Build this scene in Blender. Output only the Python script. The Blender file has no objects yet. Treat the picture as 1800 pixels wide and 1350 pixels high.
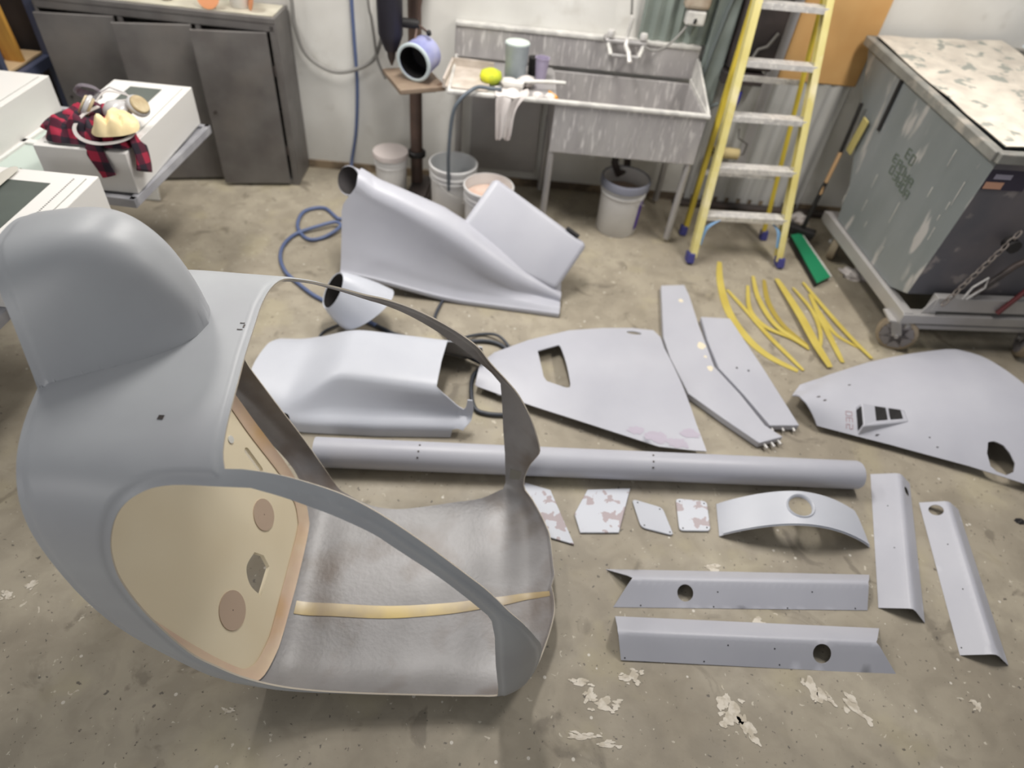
import bpy, bmesh, math, random
import numpy as np
from mathutils import Vector, Matrix, Euler
from mathutils.geometry import delaunay_2d_cdt
random.seed(7); np.random.seed(7)
R = math.radians
SC = bpy.context.scene
COL = SC.collection

# ---------------------------------------------------------------- camera
cam_data = bpy.data.cameras.new('camera'); cam = bpy.data.objects.new('camera', cam_data); COL.objects.link(cam)
cam_data.sensor_width = 36; cam_data.lens = 22.8; cam_data.clip_start = .02
fw = Vector((0, .711453, -.702734))
rt = Vector((.9920766, .0882874, .0893828)); up = rt.cross(fw).normalized()
cam.matrix_world = Matrix(((rt.x, up.x, -fw.x, 0), (rt.y, up.y, -fw.y, 0), (rt.z, up.z, -fw.z, 2.3), (0, 0, 0, 1)))
cam_data.dof.use_dof = True; cam_data.dof.focus_distance = 1.9; cam_data.dof.aperture_fstop = 1.4
SC.camera = cam
# ---------------------------------------------------------------- world, lamps, exposure
W = bpy.data.worlds.new('world'); SC.world = W; W.use_nodes = True
W.node_tree.nodes['Background'].inputs[0].default_value = (.95, .97, 1, 1)
W.node_tree.nodes['Background'].inputs[1].default_value = .25
def area(name, loc, size, energy, col=(1, .965, .92), rot=(0, 0, 0)):
    d = bpy.data.lights.new(name, 'AREA'); d.shape = 'RECTANGLE'; d.size, d.size_y = size
    d.energy = energy; d.color = col
    o = bpy.data.objects.new(name, d); COL.objects.link(o); o.location = loc; o.rotation_euler = rot
    return o
area('ceiling_or_fill_lamp', (-.5, 3.15, 3.05), (.3, 1.3), 80, rot=(0, 0, 0))
area('ceiling_or_fill_lamp', (1.9, 2.9, 3.05), (.3, 1.3), 66, (1, .95, .90))
area('ceiling_or_fill_lamp', (-2.5, 3.3, 3.3), (.35, 1.2), 52)
area('ceiling_or_fill_lamp', (-2.6, -2.4, 2.3), (1.6, .8), 42, (1, .97, .95), rot=(R(72), 0, R(-35)))  # added fill light, unseen, low at front left for the shell's near side
SC.view_settings.view_transform = 'Standard'; SC.view_settings.look = 'None'
SC.view_settings.gamma = 1; SC.view_settings.use_curve_mapping = False
SC.view_settings.exposure = -0.16

# ---------------------------------------------------------------- materials
def srgb(r, g, b):
    f = lambda c: (c/255/12.92 if c/255 <= .04045 else ((c/255+.055)/1.055)**2.4)
    return (f(r), f(g), f(b), 1)
MATS = {}
def mat(name, col, rough=.5, metal=0, col2=None, nscale=6, nmix=.5, bump=0, bscale=60, detail=4, spec=None, trans=0, alpha=1, stretch=None, ramp=(.35, .65), col3=None, s3=30, r3=(.62, .68), coat=0):
    """col -> col2 by a soft noise; col3 = speckles or streaks by a second, thresholded noise."""
    m = bpy.data.materials.new(name); m.use_nodes = True; nt = m.node_tree; N = nt.nodes; L = nt.links
    b = N['Principled BSDF']; b.inputs['Roughness'].default_value = rough; b.inputs['Metallic'].default_value = metal
    b.inputs['Base Color'].default_value = col
    if spec is not None: b.inputs['Specular IOR Level'].default_value = spec
    if trans: b.inputs['Transmission Weight'].default_value = trans
    if coat: b.inputs['Coat Weight'].default_value = coat; b.inputs['Coat Roughness'].default_value = .28
    if alpha < 1: b.inputs['Alpha'].default_value = alpha
    tc = N.new('ShaderNodeTexCoord'); mp = N.new('ShaderNodeMapping'); L.new(tc.outputs['Object'], mp.inputs[0])
    if stretch: mp.inputs['Scale'].default_value = stretch
    out = None
    if col2:
        n = N.new('ShaderNodeTexNoise'); n.inputs['Scale'].default_value = nscale; n.inputs['Detail'].default_value = detail
        L.new(mp.outputs[0], n.inputs[0])
        r = N.new('ShaderNodeValToRGB'); r.color_ramp.elements[0].position = ramp[0]; r.color_ramp.elements[1].position = ramp[1]
        r.color_ramp.elements[0].color = col; r.color_ramp.elements[1].color = col2
        L.new(n.outputs[0], r.inputs[0]); out = r.outputs[0]
    if col3:
        n = N.new('ShaderNodeTexNoise'); n.inputs['Scale'].default_value = s3; n.inputs['Detail'].default_value = 3
        L.new(mp.outputs[0], n.inputs[0])
        r = N.new('ShaderNodeValToRGB'); r.color_ramp.elements[0].position = r3[0]; r.color_ramp.elements[1].position = r3[1]
        L.new(n.outputs[0], r.inputs[0])
        mx = N.new('ShaderNodeMix'); mx.data_type = 'RGBA'; mx.inputs[7].default_value = col3
        if out: L.new(out, mx.inputs[6])
        else: mx.inputs[6].default_value = col
        L.new(r.outputs[0], mx.inputs[0]); out = mx.outputs[2]
    if out: L.new(out, b.inputs['Base Color'])
    if bump:
        n = N.new('ShaderNodeTexNoise'); n.inputs['Scale'].default_value = bscale; n.inputs['Detail'].default_value = 3
        L.new(mp.outputs[0], n.inputs[0]); bp = N.new('ShaderNodeBump'); bp.inputs['Strength'].default_value = bump; bp.inputs['Distance'].default_value = .01
        L.new(n.outputs[0], bp.inputs['Height']); L.new(bp.outputs[0], b.inputs['Normal'])
    MATS[name] = m; return m

# ---------------------------------------------------------------- building helpers
WM = {}
def reg(o, M): WM[o.name] = M
def props(o, label=None, cat=None, group=None, kind=None):
    if label: o['label'] = label
    if cat: o['category'] = cat
    if group: o['group'] = group
    if kind: o['kind'] = kind
    return o
def thing(name, label, cat, loc=(0, 0, 0), rot=(0, 0, 0), group=None, kind=None):
    o = bpy.data.objects.new(name, None); COL.objects.link(o); o.empty_display_size = .05
    o.location = loc; o.rotation_euler = rot
    reg(o, Matrix.Translation(loc) @ Euler(rot).to_matrix().to_4x4())
    return props(o, label, cat, group, kind)
def smooth_by_angle(me, ang=40):
    bm = bmesh.new(); bm.from_mesh(me)
    for f in bm.faces: f.smooth = True
    for e in bm.edges:
        e.smooth = not (len(e.link_faces) == 2 and e.calc_face_angle(0) > R(ang))
    bm.to_mesh(me); bm.free()
def obj(name, V, F, m, parent=None, world=False, smooth=None, thick=0, bevel=0, mats=None, matoff=0, rimoff=0, offset=-1, fmats=None, origin=None):
    """one mesh object; V in the parent's frame, or in world space when world=True"""
    V = [Vector(v) for v in V]
    if parent is not None and world:
        inv = WM[parent.name].inverted(); V = [inv @ v for v in V]
    oc = None
    if parent is None:
        if origin is None:
            xs, ys, zs = [[v[i] for v in V] for i in range(3)]
            oc = Vector(((min(xs)+max(xs))/2, (min(ys)+max(ys))/2, min(zs)))
        else: oc = Vector(origin)
        V = [v-oc for v in V]
    me = bpy.data.meshes.new(name); me.from_pydata([tuple(v) for v in V], [], F); me.validate(); me.update()
    for k in ([m]+(mats or [])): me.materials.append(k)
    if fmats:
        for p, k in zip(me.polygons, fmats): p.material_index = k
    if smooth is not None: smooth_by_angle(me, smooth)
    o = bpy.data.objects.new(name, me); COL.objects.link(o)
    if oc is not None: o.location = oc; reg(o, Matrix.Translation(oc))
    else: o.parent = parent; reg(o, WM[parent.name].copy())
    if thick:
        s = o.modifiers.new('solid', 'SOLIDIFY'); s.thickness = thick; s.offset = offset; s.use_even_offset = False
        s.material_offset = matoff; s.material_offset_rim = rimoff
        e = o.modifiers.new('split', 'EDGE_SPLIT'); e.split_angle = R(50); e.use_edge_sharp = False
    if bevel:
        b = o.modifiers.new('bevel', 'BEVEL'); b.width = bevel; b.segments = 2; b.limit_method = 'ANGLE'; b.angle_limit = R(40)
    return o
class MB:
    """collects boxes, tubes and lathes into one vertex / face list"""
    def __init__(s): s.V = []; s.F = []
    def add(s, V, F):
        k = len(s.V); s.V += [Vector(v) for v in V]; s.F += [tuple(i+k for i in f) for f in F]; return s
    def box(s, c, d, rot=None):
        M = Matrix.Translation(c) @ ((Euler(rot).to_matrix().to_4x4()) if rot else Matrix())
        V = [M @ Vector((x*d[0]/2, y*d[1]/2, z*d[2]/2)) for x in (-1, 1) for y in (-1, 1) for z in (-1, 1)]
        return s.add(V, [(0, 1, 3, 2), (4, 6, 7, 5), (0, 4, 5, 1), (2, 3, 7, 6), (0, 2, 6, 4), (1, 5, 7, 3)])
    def bar(s, a, b, w, h, upv=(0, 0, 1)):
        a, b = Vector(a), Vector(b); d = (b-a).normalized(); u = Vector(upv); x = d.cross(u).normalized(); y = x.cross(d)
        V = [p+x*sx*w/2+y*sy*h/2 for p in (a, b) for sx in (-1, 1) for sy in (-1, 1)]
        return s.add(V, [(0, 1, 3, 2), (4, 6, 7, 5), (0, 4, 5, 1), (2, 3, 7, 6), (0, 2, 6, 4), (1, 5, 7, 3)])
    def rings(s, RR, caps=(True, True), closed=False):
        n = len(RR[0]); V = [p for r in RR for p in r]; F = []
        m = len(RR)
        for i in range(m if closed else m-1):
            for j in range(n):
                a = i*n+j; b = i*n+(j+1) % n; c = ((i+1) % m)*n+(j+1) % n; d = ((i+1) % m)*n+j
                F.append((a, b, c, d))
        if not closed:
            if caps[0]: F.append(tuple(range(n))[::-1])
            if caps[1]: F.append(tuple((m-1)*n+j for j in range(n)))
        return s.add(V, F)
    def tube(s, pts, r, n=8, caps=(True, True), rad=None):
        pts = [Vector(p) for p in pts]; RR = []; x = None
        for i, p in enumerate(pts):
            d = (pts[min(i+1, len(pts)-1)]-pts[max(i-1, 0)]).normalized()
            if x is None: x = d.orthogonal().normalized()
            x = (x-d*x.dot(d)).normalized(); y = d.cross(x)
            q = rad[i] if rad else r
            RR.append([p+(x*math.cos(2*math.pi*k/n)+y*math.sin(2*math.pi*k/n))*q for k in range(n)])
        return s.rings(RR, caps)
    def lathe(s, prof, n=28, c=(0, 0, 0), M=None, caps=(True, True)):
        M = M or Matrix(); c = Vector(c)
        RR = [[c+(M @ Vector((r*math.cos(2*math.pi*k/n), r*math.sin(2*math.pi*k/n), z))) for k in range(n)] for r, z in prof]
        return s.rings(RR, caps)
    def cyl(s, a, b, r, n=16, r2=None):
        return s.tube([a, b], r, n, rad=[r, r2 if r2 is not None else r])
    def build(s, name, m, parent=None, **k): return obj(name, s.V, s.F, m, parent, **k)
def spl(P, n=8, closed=False):
    P = [np.array(p, float) for p in P]; out = []; m = len(P)
    for i in range(m if closed else m-1):
        g = (lambda j: P[j % m]) if closed else (lambda j: P[min(max(j, 0), m-1)])
        a, b, c, d = g(i-1), g(i), g(i+1), g(i+2)
        for k in range(n):
            t = k/n; out.append(.5*((2*b)+(c-a)*t+(2*a-5*b+4*c-d)*t*t+(3*b-a-3*c+d)*t**3))
    if not closed: out.append(P[-1])
    return [tuple(float(x) for x in p) for p in out]
def circ(c, r, n=24, r2=None, a0=0): return [(c[0]+r*math.cos(2*math.pi*k/n+a0), c[1]+(r2 or r)*math.sin(2*math.pi*k/n+a0)) for k in range(n)]
def resamp(P, step):
    out = []
    for i in range(len(P)):
        a, b = np.array(P[i], float), np.array(P[(i+1) % len(P)], float); n = max(1, int(math.ceil(np.hypot(*(b-a))/step)))
        out += [tuple(a+(b-a)*k/n) for k in range(n)]
    return out
def inpoly(Q, P):
    x, y = Q[:, 0], Q[:, 1]; c = np.zeros(len(Q), bool); n = len(P)
    for i in range(n):
        x1, y1 = P[i]; x2, y2 = P[(i+1) % n]
        if y1 == y2: continue
        k = ((y1 > y) != (y2 > y)) & (x < (x2-x1)*(y-y1)/(y2-y1)+x1); c ^= k
    return c
def pdist(Q, P, closed=True):
    d = np.full(len(Q), 1e9); n = len(P)
    for i in range(n if closed else n-1):
        a = np.array(P[i]); b = np.array(P[(i+1) % n]); ab = b-a; l = ab@ab
        if l < 1e-12: continue
        t = np.clip(((Q-a)@ab)/l, 0, 1); d = np.minimum(d, np.hypot(*(Q-(a+t[:, None]*ab)).T))
    return d
def cdt(outer, holes, step, extra=None, clear=0):
    """triangles filling a 2-D outline with holes"""
    outer = resamp(outer, step); holes = [resamp(h, step) for h in holes]
    xs, ys = zip(*outer)
    gx = np.arange(min(xs), max(xs), step); gy = np.arange(min(ys), max(ys), step*.9)
    Q = np.array([(x+(step/2 if j % 2 else 0), y) for j, y in enumerate(gy) for x in gx])
    ng = len(Q)
    if extra is not None and len(extra): Q = np.vstack([Q, np.array(extra)])
    keep = inpoly(Q, outer)
    dd = pdist(Q, outer)
    for h in holes: keep &= ~inpoly(Q, h); dd = np.minimum(dd, pdist(Q, h))
    lim = np.full(len(Q), step*.42 if not clear else .004); lim[:ng] = max(step*.42, clear)
    Q = Q[keep & (dd > lim)]
    V = [Vector(p) for p in outer]; E = [(i, (i+1) % len(outer)) for i in range(len(outer))]
    for h in holes:
        k = len(V); V += [Vector(p) for p in h]; E += [(k+i, k+(i+1) % len(h)) for i in range(len(h))]
    V += [Vector(p) for p in Q]
    v2, _, f2, _, _, _ = delaunay_2d_cdt(V, E, [], 0, 1e-6)
    P = np.array([(v.x, v.y) for v in v2]); cen = np.array([P[list(f)].mean(0) for f in f2])
    ok = inpoly(cen, outer)
    for h in holes: ok &= ~inpoly(cen, h)
    F = [tuple(f) for f, k in zip(f2, ok) if k]
    return P, F, outer, holes
def shell(name, outer, holes, fmap, m, parent=None, step=.03, flip=False, extra=None, post=None, clear=0, **k):
    P, F, o2, h2 = cdt(outer, holes, step, extra, clear)
    if post: V = post(P, o2, h2)
    else: V = [fmap(u, v) for u, v in P]
    if flip: F = [f[::-1] for f in F]
    k.setdefault('smooth', 180)
    return obj(name, V, F, m, parent, **k)
def hermite(xs, ys, x):
    n = len(xs)
    if x <= xs[0]: return ys[0]+(x-xs[0])*(ys[1]-ys[0])/(xs[1]-xs[0])
    if x >= xs[-1]: return ys[-1]
    for i in range(n-1):
        if x <= xs[i+1]: break
    def sl(j):
        if j <= 0: return (ys[1]-ys[0])/(xs[1]-xs[0])
        if j >= n-1: return (ys[-1]-ys[-2])/(xs[-1]-xs[-2])
        return (ys[j+1]-ys[j-1])/(xs[j+1]-xs[j-1])
    h = xs[i+1]-xs[i]; t = (x-xs[i])/h
    return (2*t**3-3*t*t+1)*ys[i]+(t**3-2*t*t+t)*h*sl(i)+(-2*t**3+3*t*t)*ys[i+1]+(t**3-t*t)*h*sl(i+1)
def sstep(a, b, x): t = min(max((x-a)/(b-a), 0), 1); return t*t*(3-2*t)

G = srgb
PRIMER = mat('grey_primer', G(184, 185, 193), .42, col2=G(176, 177, 186), nscale=3, bump=.02, bscale=400)
PRIMER_D = mat('grey_primer_sanded', G(174, 177, 180), .45, col2=G(167, 169, 173), nscale=4, bump=.02, bscale=400)
PATCHY = mat('primer_sand_through', G(205, 208, 216), .45, col2=G(205, 208, 216), col3=G(176, 163, 166), s3=16, r3=(.565, .575))
PALE = mat('pale_primer', G(194, 197, 205), .4, col2=G(187, 190, 199), nscale=3)
RESIN = mat('bare_fibreglass', G(130, 128, 128), .40, col2=G(146, 144, 145), nscale=5, bump=.10, bscale=70, col3=G(98, 84, 72), s3=4, r3=(.5, .75), coat=.12)
CUTEDGE = mat('cut_laminate_edge', G(196, 186, 170), .6)
CREAM = mat('cream_panel', G(234, 222, 194), .55, col2=G(226, 212, 182), nscale=2.5, detail=2)
TANP = mat('tan_filler_disc', G(188, 166, 146), .6)
BOND = mat('amber_bonding', G(216, 194, 166), .45, col2=G(208, 180, 158), nscale=7, coat=.2, col3=G(204, 160, 96), s3=3, r3=(.56, .75))
YSEAM = mat('yellow_resin_seam', G(198, 172, 98), .35, col2=G(150, 132, 104), nscale=4, coat=.4)
WHITE = mat('white_plastic', G(222, 221, 216), .45, col2=G(205, 203, 196), nscale=8)
BLACK = mat('black_rubber', G(30, 28, 28), .6)
DARKM = mat('dark_metal', G(62, 58, 57), .45, metal=.3, col2=G(84, 74, 70), nscale=9)
ALU = mat('aluminium', G(196, 194, 192), .4, metal=.25, col2=G(225, 222, 218), nscale=20, col3=G(240, 238, 232), s3=50, r3=(.6, .62))
# ================================================================ the room
CONC = mat('concrete', G(150, 141, 124), .55)
def make_concrete(m):
    nt = m.node_tree; N = nt.nodes; L = nt.links; b = N['Principled BSDF']; tc = N.new('ShaderNodeTexCoord')
    def noise(s, d=5, dist=0, vec=None):
        n = N.new('ShaderNodeTexNoise'); n.inputs['Scale'].default_value = s; n.inputs['Detail'].default_value = d; n.inputs['Distortion'].default_value = dist
        L.new(vec or tc.outputs['Object'], n.inputs[0]); return n.outputs[0]
    def ramp(x, p0, p1, c0=(0, 0, 0, 1), c1=(1, 1, 1, 1)):
        r = N.new('ShaderNodeValToRGB'); e = r.color_ramp.elements; e[0].position = p0; e[1].position = p1; e[0].color = c0; e[1].color = c1
        L.new(x, r.inputs[0]); return r.outputs[0]
    def mix(f, a, c):
        x = N.new('ShaderNodeMix'); x.data_type = 'RGBA'
        for s, i in ((f, 0), (a, 6), (c, 7)):
            if isinstance(s, (tuple, float)): x.inputs[i].default_value = s
            else: L.new(s, x.inputs[i])
        return x.outputs[2]
    c = ramp(noise(1.6, 6, .6), .34, .68, G(146, 137, 121), G(172, 163, 145))
    c = mix(ramp(noise(9, 8, .5), .42, .62), c, mix(.35, c, G(122, 114, 100)))
    c = mix(ramp(noise(3.2, 4), .56, .66), c, mix(.3, c, G(176, 166, 134)))
    c = mix(ramp(noise(4.4, 7, 1.2), .62, .68), c, mix(.5, c, G(96, 88, 76)))
    c = mix(ramp(noise(52, 4, .3), .66, .70), c, mix(.8, c, G(80, 74, 68)))
    c = mix(ramp(noise(38, 5, .8), .68, .71), c, mix(.75, c, G(206, 198, 182)))
    v = N.new('ShaderNodeTexVoronoi'); v.inputs['Scale'].default_value = 26; L.new(tc.outputs['Object'], v.inputs[0])
    w = N.new('ShaderNodeTexWhiteNoise'); L.new(v.outputs['Color'], w.inputs[0])
    sel = N.new('ShaderNodeMath'); sel.operation = 'GREATER_THAN'; sel.inputs[1].default_value = .92; L.new(w.outputs[0], sel.inputs[0])
    near = N.new('ShaderNodeMath'); near.operation = 'LESS_THAN'; near.inputs[1].default_value = .15; L.new(v.outputs['Distance'], near.inputs[0])
    mu = N.new('ShaderNodeMath'); mu.operation = 'MULTIPLY'; L.new(sel.outputs[0], mu.inputs[0]); L.new(near.outputs[0], mu.inputs[1])
    c = mix(mu.outputs[0], c, G(205, 199, 188))
    L.new(c, b.inputs['Base Color'])
    L.new(ramp(noise(5, 5), .3, .7, (.42, .42, .42, 1), (.72, .72, .72, 1)), b.inputs['Roughness'])
    bp = N.new('ShaderNodeBump'); bp.inputs['Strength'].default_value = .18; bp.inputs['Distance'].default_value = .006
    L.new(noise(30, 8), bp.inputs['Height']); L.new(bp.outputs[0], b.inputs['Normal'])
make_concrete(CONC)
o = MB().box((0, 2.2, -.05), (9, 7.4, .1)).build('floor', CONC, origin=(0, 0, 0)); props(o, kind='structure')
WALLM = mat('painted_block_wall', G(222, 221, 216), .7, col2=G(208, 206, 200), nscale=2.2, bump=.08, bscale=40, col3=G(188, 184, 176), s3=5, r3=(.6, .85))
WD = Vector((math.cos(R(4.2)), math.sin(R(4.2)), 0)); WN = Vector((-WD.y, WD.x, 0))     # along the back wall, into it
def wp(s, z, off=0): return Vector((0, 4.40, 0))+WD*s+WN*off+Vector((0, 0, z))           # s along the wall, off<0 = in front of it
def wbox(mb, s0, s1, z0, z1, o0, o1):
    V = [wp(s, z, o) for s in (s0, s1) for o in (o0, o1) for z in (z0, z1)]
    return mb.add(V, [(0, 1, 3, 2), (4, 6, 7, 5), (0, 4, 5, 1), (2, 3, 7, 6), (0, 2, 6, 4), (1, 5, 7, 3)])
o = wbox(MB(), -4.5, 5, 0, 4, 0, .15).build('wall_back', WALLM); props(o, kind='structure')
o = wbox(MB(), -4.5, 5, 0, .055, -.012, 0).build('baseboard_back', mat('grimy_baseboard', G(96, 84, 70), .8, col2=G(150, 132, 108), nscale=6, ramp=(.45, .6))); props(o, kind='structure')
# paint and glue splashes on the floor
SPL = mat('dried_paint', G(214, 206, 192), .6, col2=G(188, 178, 160), nscale=30, ramp=(.45, .6))
fl = bpy.data.objects['floor']
def splash(x, y, r, seed, k=1.6, m=SPL, ang=0):
    """a few overlapping irregular blots in one thin mesh"""
    rr = random.Random(seed); V = []; F = []
    for b in range(7):
        q = r*(.62 if b == 0 else rr.uniform(.12, .38)); a0 = rr.uniform(0, 6.28); dd = 0 if b == 0 else r*rr.uniform(.5, 1.1)
        cx, cy = dd*k*math.cos(a0), dd*math.sin(a0); k0 = len(V); n = 22; ph = [rr.uniform(0, 6.28) for _ in range(4)]
        for i in range(n):
            a = 2*math.pi*i/n; w = q*(1+.28*math.sin(2*a+ph[0])+.2*math.sin(3*a+ph[1])+.14*math.sin(5*a+ph[2])+.1*rr.uniform(-1, 1))
            u, v = cx+w*k*math.cos(a), cy+w*math.sin(a)
            V.append((x+u*math.cos(ang)-v*math.sin(ang), y+u*math.sin(ang)+v*math.cos(ang), .0010+.00015*b))
        V.append((x+cx*math.cos(ang)-cy*math.sin(ang), y+cx*math.sin(ang)+cy*math.cos(ang), .0010+.00015*b)); F += [(k0+i, k0+(i+1) % n, k0+n) for i in range(n)]
    return obj('paint_splash', V, F, m, fl, world=True)
# ================================================================ cabin shell (local x = nose, y = far side, z = up)
SX = [-1.3, -1.0, -.7, -.55, -.4, -.25, -.1, .05, .15, .22, .26]
ZT = [1.10, 1.16, 1.16, 1.195, 1.235, 1.225, 1.16, .99, .76, .50, .30]
ZB = [.42, .16, .02, .005, .0, .0, .0, .005, .03, .07, .10]
ZC = [.70, .55, .50, .48, .47, .45, .42, .37, .30, .25, .20]
def bsec(x):
    a = hermite([-1.3, -1.0, -.7, -.4, -.1, .0, .3], [.405, .45, .47, .478, .476, .472, .466], x)
    if x > 0: a *= max(1-(x/.262)**2.2, 1e-4)**(1/2.2)
    return a, hermite(SX, ZT, x), hermite(SX, ZB, x), hermite(SX, ZC, x)
def ntop(x): return hermite([-1.3, -.8, -.68, -.55, -.42, 0, .3], [5.1, 5.1, 4.8, 3.5, 2.7, 2.6, 2.6], x)
HBX = [-1.3, -1.1, -1.0, -.93, -.88, -.84, -.81, -.795]; HBW = [.29, .235, .20, .168, .135, .098, .055, .0]
def hb_(x): return hermite(HBX, HBW, x) if x < -.795 else 0
def hump(x, w):
    hb = hb_(x); q = abs(w-.085)
    if hb <= q or hb <= 0: return 0
    H_ = hermite([-1.3, -1.05, -.98, -.93, -.88, -.85, -.82, -.805, -.795], [.27, .285, .282, .265, .225, .18, .115, .06, .0], x)
    return H_*(1-(q/hb)**3.3)
def body(u, ph, inset=0, hmp=True):
    x = u if u <= 0 else .2615*math.sin(min(u/.2615, math.pi/2))
    a, zt, zb, zc = bsec(x); c, s = math.cos(ph), math.sin(ph)
    b, n = (zt-zc, ntop(x)) if s >= 0 else (zc-zb, 6.0)
    r = (abs(c/a)**n+abs(s/b)**n)**(-1/n) - inset
    w, z = r*c, zc+r*s
    if hmp and s > 0 and x < -.78: z += hump(x, w)
    return x, w, z
def x2u(x): return x if x <= 0 else .2615*math.asin(min(x/.2615, 1))
KP = .5                                   # scale of the angle axis when meshing
def U(x, deg): return (x2u(x), R(deg)*KP)
pod = thing('cabin_shell', 'large grey primered cabin shell with open windshield and door cutouts in front', 'fuselage shell', (0, 1.232, 0), (0, 0, R(5.72)))
SEAM = -110
front = [(.238, -110), (.249, -98), (.2505, -90), (.249, -82), (.247, -60), (.243, -40), (.228, -35), (.18, -30), (.143, -27), (.152, -10), (.168, 3), (.177, 15), (.155, 22), (.125, 26), (.07, 29.5), (.027, 32), (-.04, 38), (-.083, 43.6), (-.13, 46.8), (-.181, 49.8), (-.273, 54.5), (-.361, 57.9), (-.448, 59.9), (-.53, 61), (-.60, 61.3)]
roofe = [(-.645, 60.5), (-.668, 61.5), (-.684, 68), (-.687, 75), (-.682, 81.5), (-.674, 92), (-.663, 101), (-.653, 110.2), (-.646, 116), (-.636, 119)]
nearf = [(-.60, 118.7), (-.53, 118.9), (-.448, 120.1), (-.361, 122.1), (-.273, 125.5), (-.181, 130.2), (-.083, 136.4), (-.03, 140.5), (.027, 146.5), (.07, 151.2), (.11, 158), (.145, 168), (.16, 180), (.16, 192), (.15, 202), (.143, 207), (.18, 211), (.228, 216), (.243, 221), (.243, 235), (.238, 250)]
rear = [(-.742, 250), (-.745, 238), (-.76, 228), (-.87, 209), (-1.0, 188), (-1.05, 168), (-1.065, 141), (-1.07, 128), (-1.08, 121), (-1.10, 112), (-1.12, 103), (-1.15, 97), (-1.19, 88), (-1.21, 76), (-1.2, 66), (-1.12, 58), (-1.08, 45), (-1.06, 15), (-1.0, -8), (-.9, -30), (-.78, -48), (-.74, -62), (-.74, -90), (-.742, -110)]
outer = [U(*p) for p in spl(front, 3)[:-1]+[front[-1]]+spl(roofe, 3)+spl(nearf, 3)+spl(rear, 4)]
neard = spl([(-.58, 121.7), (-.643, 122.1), (-.741, 122.8), (-.80, 124.4), (-.85, 128), (-.885, 134), (-.908, 142), (-.917, 152), (-.905, 170.4), (-.859, 194.2), (-.80, 204), (-.74, 210.5), (-.66, 214.5), (-.55, 217.5), (-.43, 219), (-.17, 217.5), (-.03, 215)], 4)+[(.036, 212), (.030, 200), (.01, 180), (-.006, 159), (-.02, 151)]+spl([(-.033, 148.6), (-.079, 143.9), (-.13, 139.6), (-.179, 136.1), (-.226, 133.3), (-.273, 130.7), (-.317, 128.4), (-.388, 126), (-.447, 124.4), (-.516, 122.7), (-.58, 121.7)], 3)[:-1]
fard = spl([(-.60, 56.5), (-.53, 56.8), (-.447, 56), (-.349, 52.6), (-.243, 46.8), (-.127, 39)], 3)+[(-.033, 32.2), (.004, 28), (.02, 15), (.036, -2), (.055, -18), (.07, -34)]+spl([(.06, -38), (-.03, -45.5), (-.164, -50.5), (-.28, -54), (-.373, -56), (-.45, -56), (-.515, -54.6), (-.58, -52), (-.637, -48.7), (-.72, -37), (-.80, -17), (-.86, 3), (-.90, 18.5), (-.905, 32), (-.88, 42), (-.82, 49), (-.75, 52.5), (-.66, 55), (-.60, 56.5)], 4)[:-1]
NEARD = [U(*p) for p in neard]; FARD = [U(*p) for p in fard]
ext = []
for h in (NEARD, FARD, outer):
    h = resamp(h, .0075); c = np.array(h); d = np.roll(c, -1, 0)-np.roll(c, 1, 0); d /= np.maximum(np.hypot(*d.T), 1e-6)[:, None]; nn = np.stack([d[:, 1], -d[:, 0]], 1)
    for q in (.0065, .012, .0165, .022, .029):
        for sg in (1, -1):
            cc_ = c+sg*nn*q; ok_ = pdist(cc_, [tuple(p) for p in h]) > q*.93; ext += [tuple(p) for p in cc_[ok_]]
for x in np.arange(-1.2, -.77, .007):
    for w in np.arange(-.2, .38, .007):
        a, zt, zb, zc = bsec(x); z = zc+(zt-zc)*max(1-abs(w/a)**5, 0)**(1/5)
        ext.append((x, math.atan2(z-zc, w)*KP))
for k in range(200):
    t = k/199; x = -1.19+.3945*(1-(1-t)**2)
    for sg in (1, -1):
        for q in (.985, 1.0, 1.025):
            w = .085+sg*hb_(x)*q; A_, zt, zb, zc = bsec(x); z = zc+(zt-zc)*max(1-abs(w/A_)**5, 0)**(1/5); ext.append((x, math.atan2(z-zc, w)*KP))
def podpost(P, o2, h2):
    d = pdist(P, h2[0])
    dn = pdist(P, [U(*p) for p in front+roofe+nearf], False); d = np.minimum(d, dn)
    d = np.minimum(d, pdist(P, [U(*p) for p in rear], False)*.75)
    out = []
    for (u, v), q in zip(P, d):
        j = .0045*(1-sstep(.012, .022, q))           # the recessed flange round every opening
        x, w, z = body(u, v/KP, j); out.append((x, w, z))
    return out
o = shell('outer_skin', outer, [NEARD, FARD], None, PRIMER_D, pod, step=.017, extra=ext, clear=.031, post=podpost, mats=[RESIN, CUTEDGE], thick=.005, offset=-1, matoff=1, rimoff=2)
# make sure outward faces are the primered ones
me = o.data; c = sum(((Vector((p.center.x+.4, p.center.y, p.center.z-.5))).dot(p.normal) for p in list(me.polygons)[::50]))
if c < 0: me.flip_normals()
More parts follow.
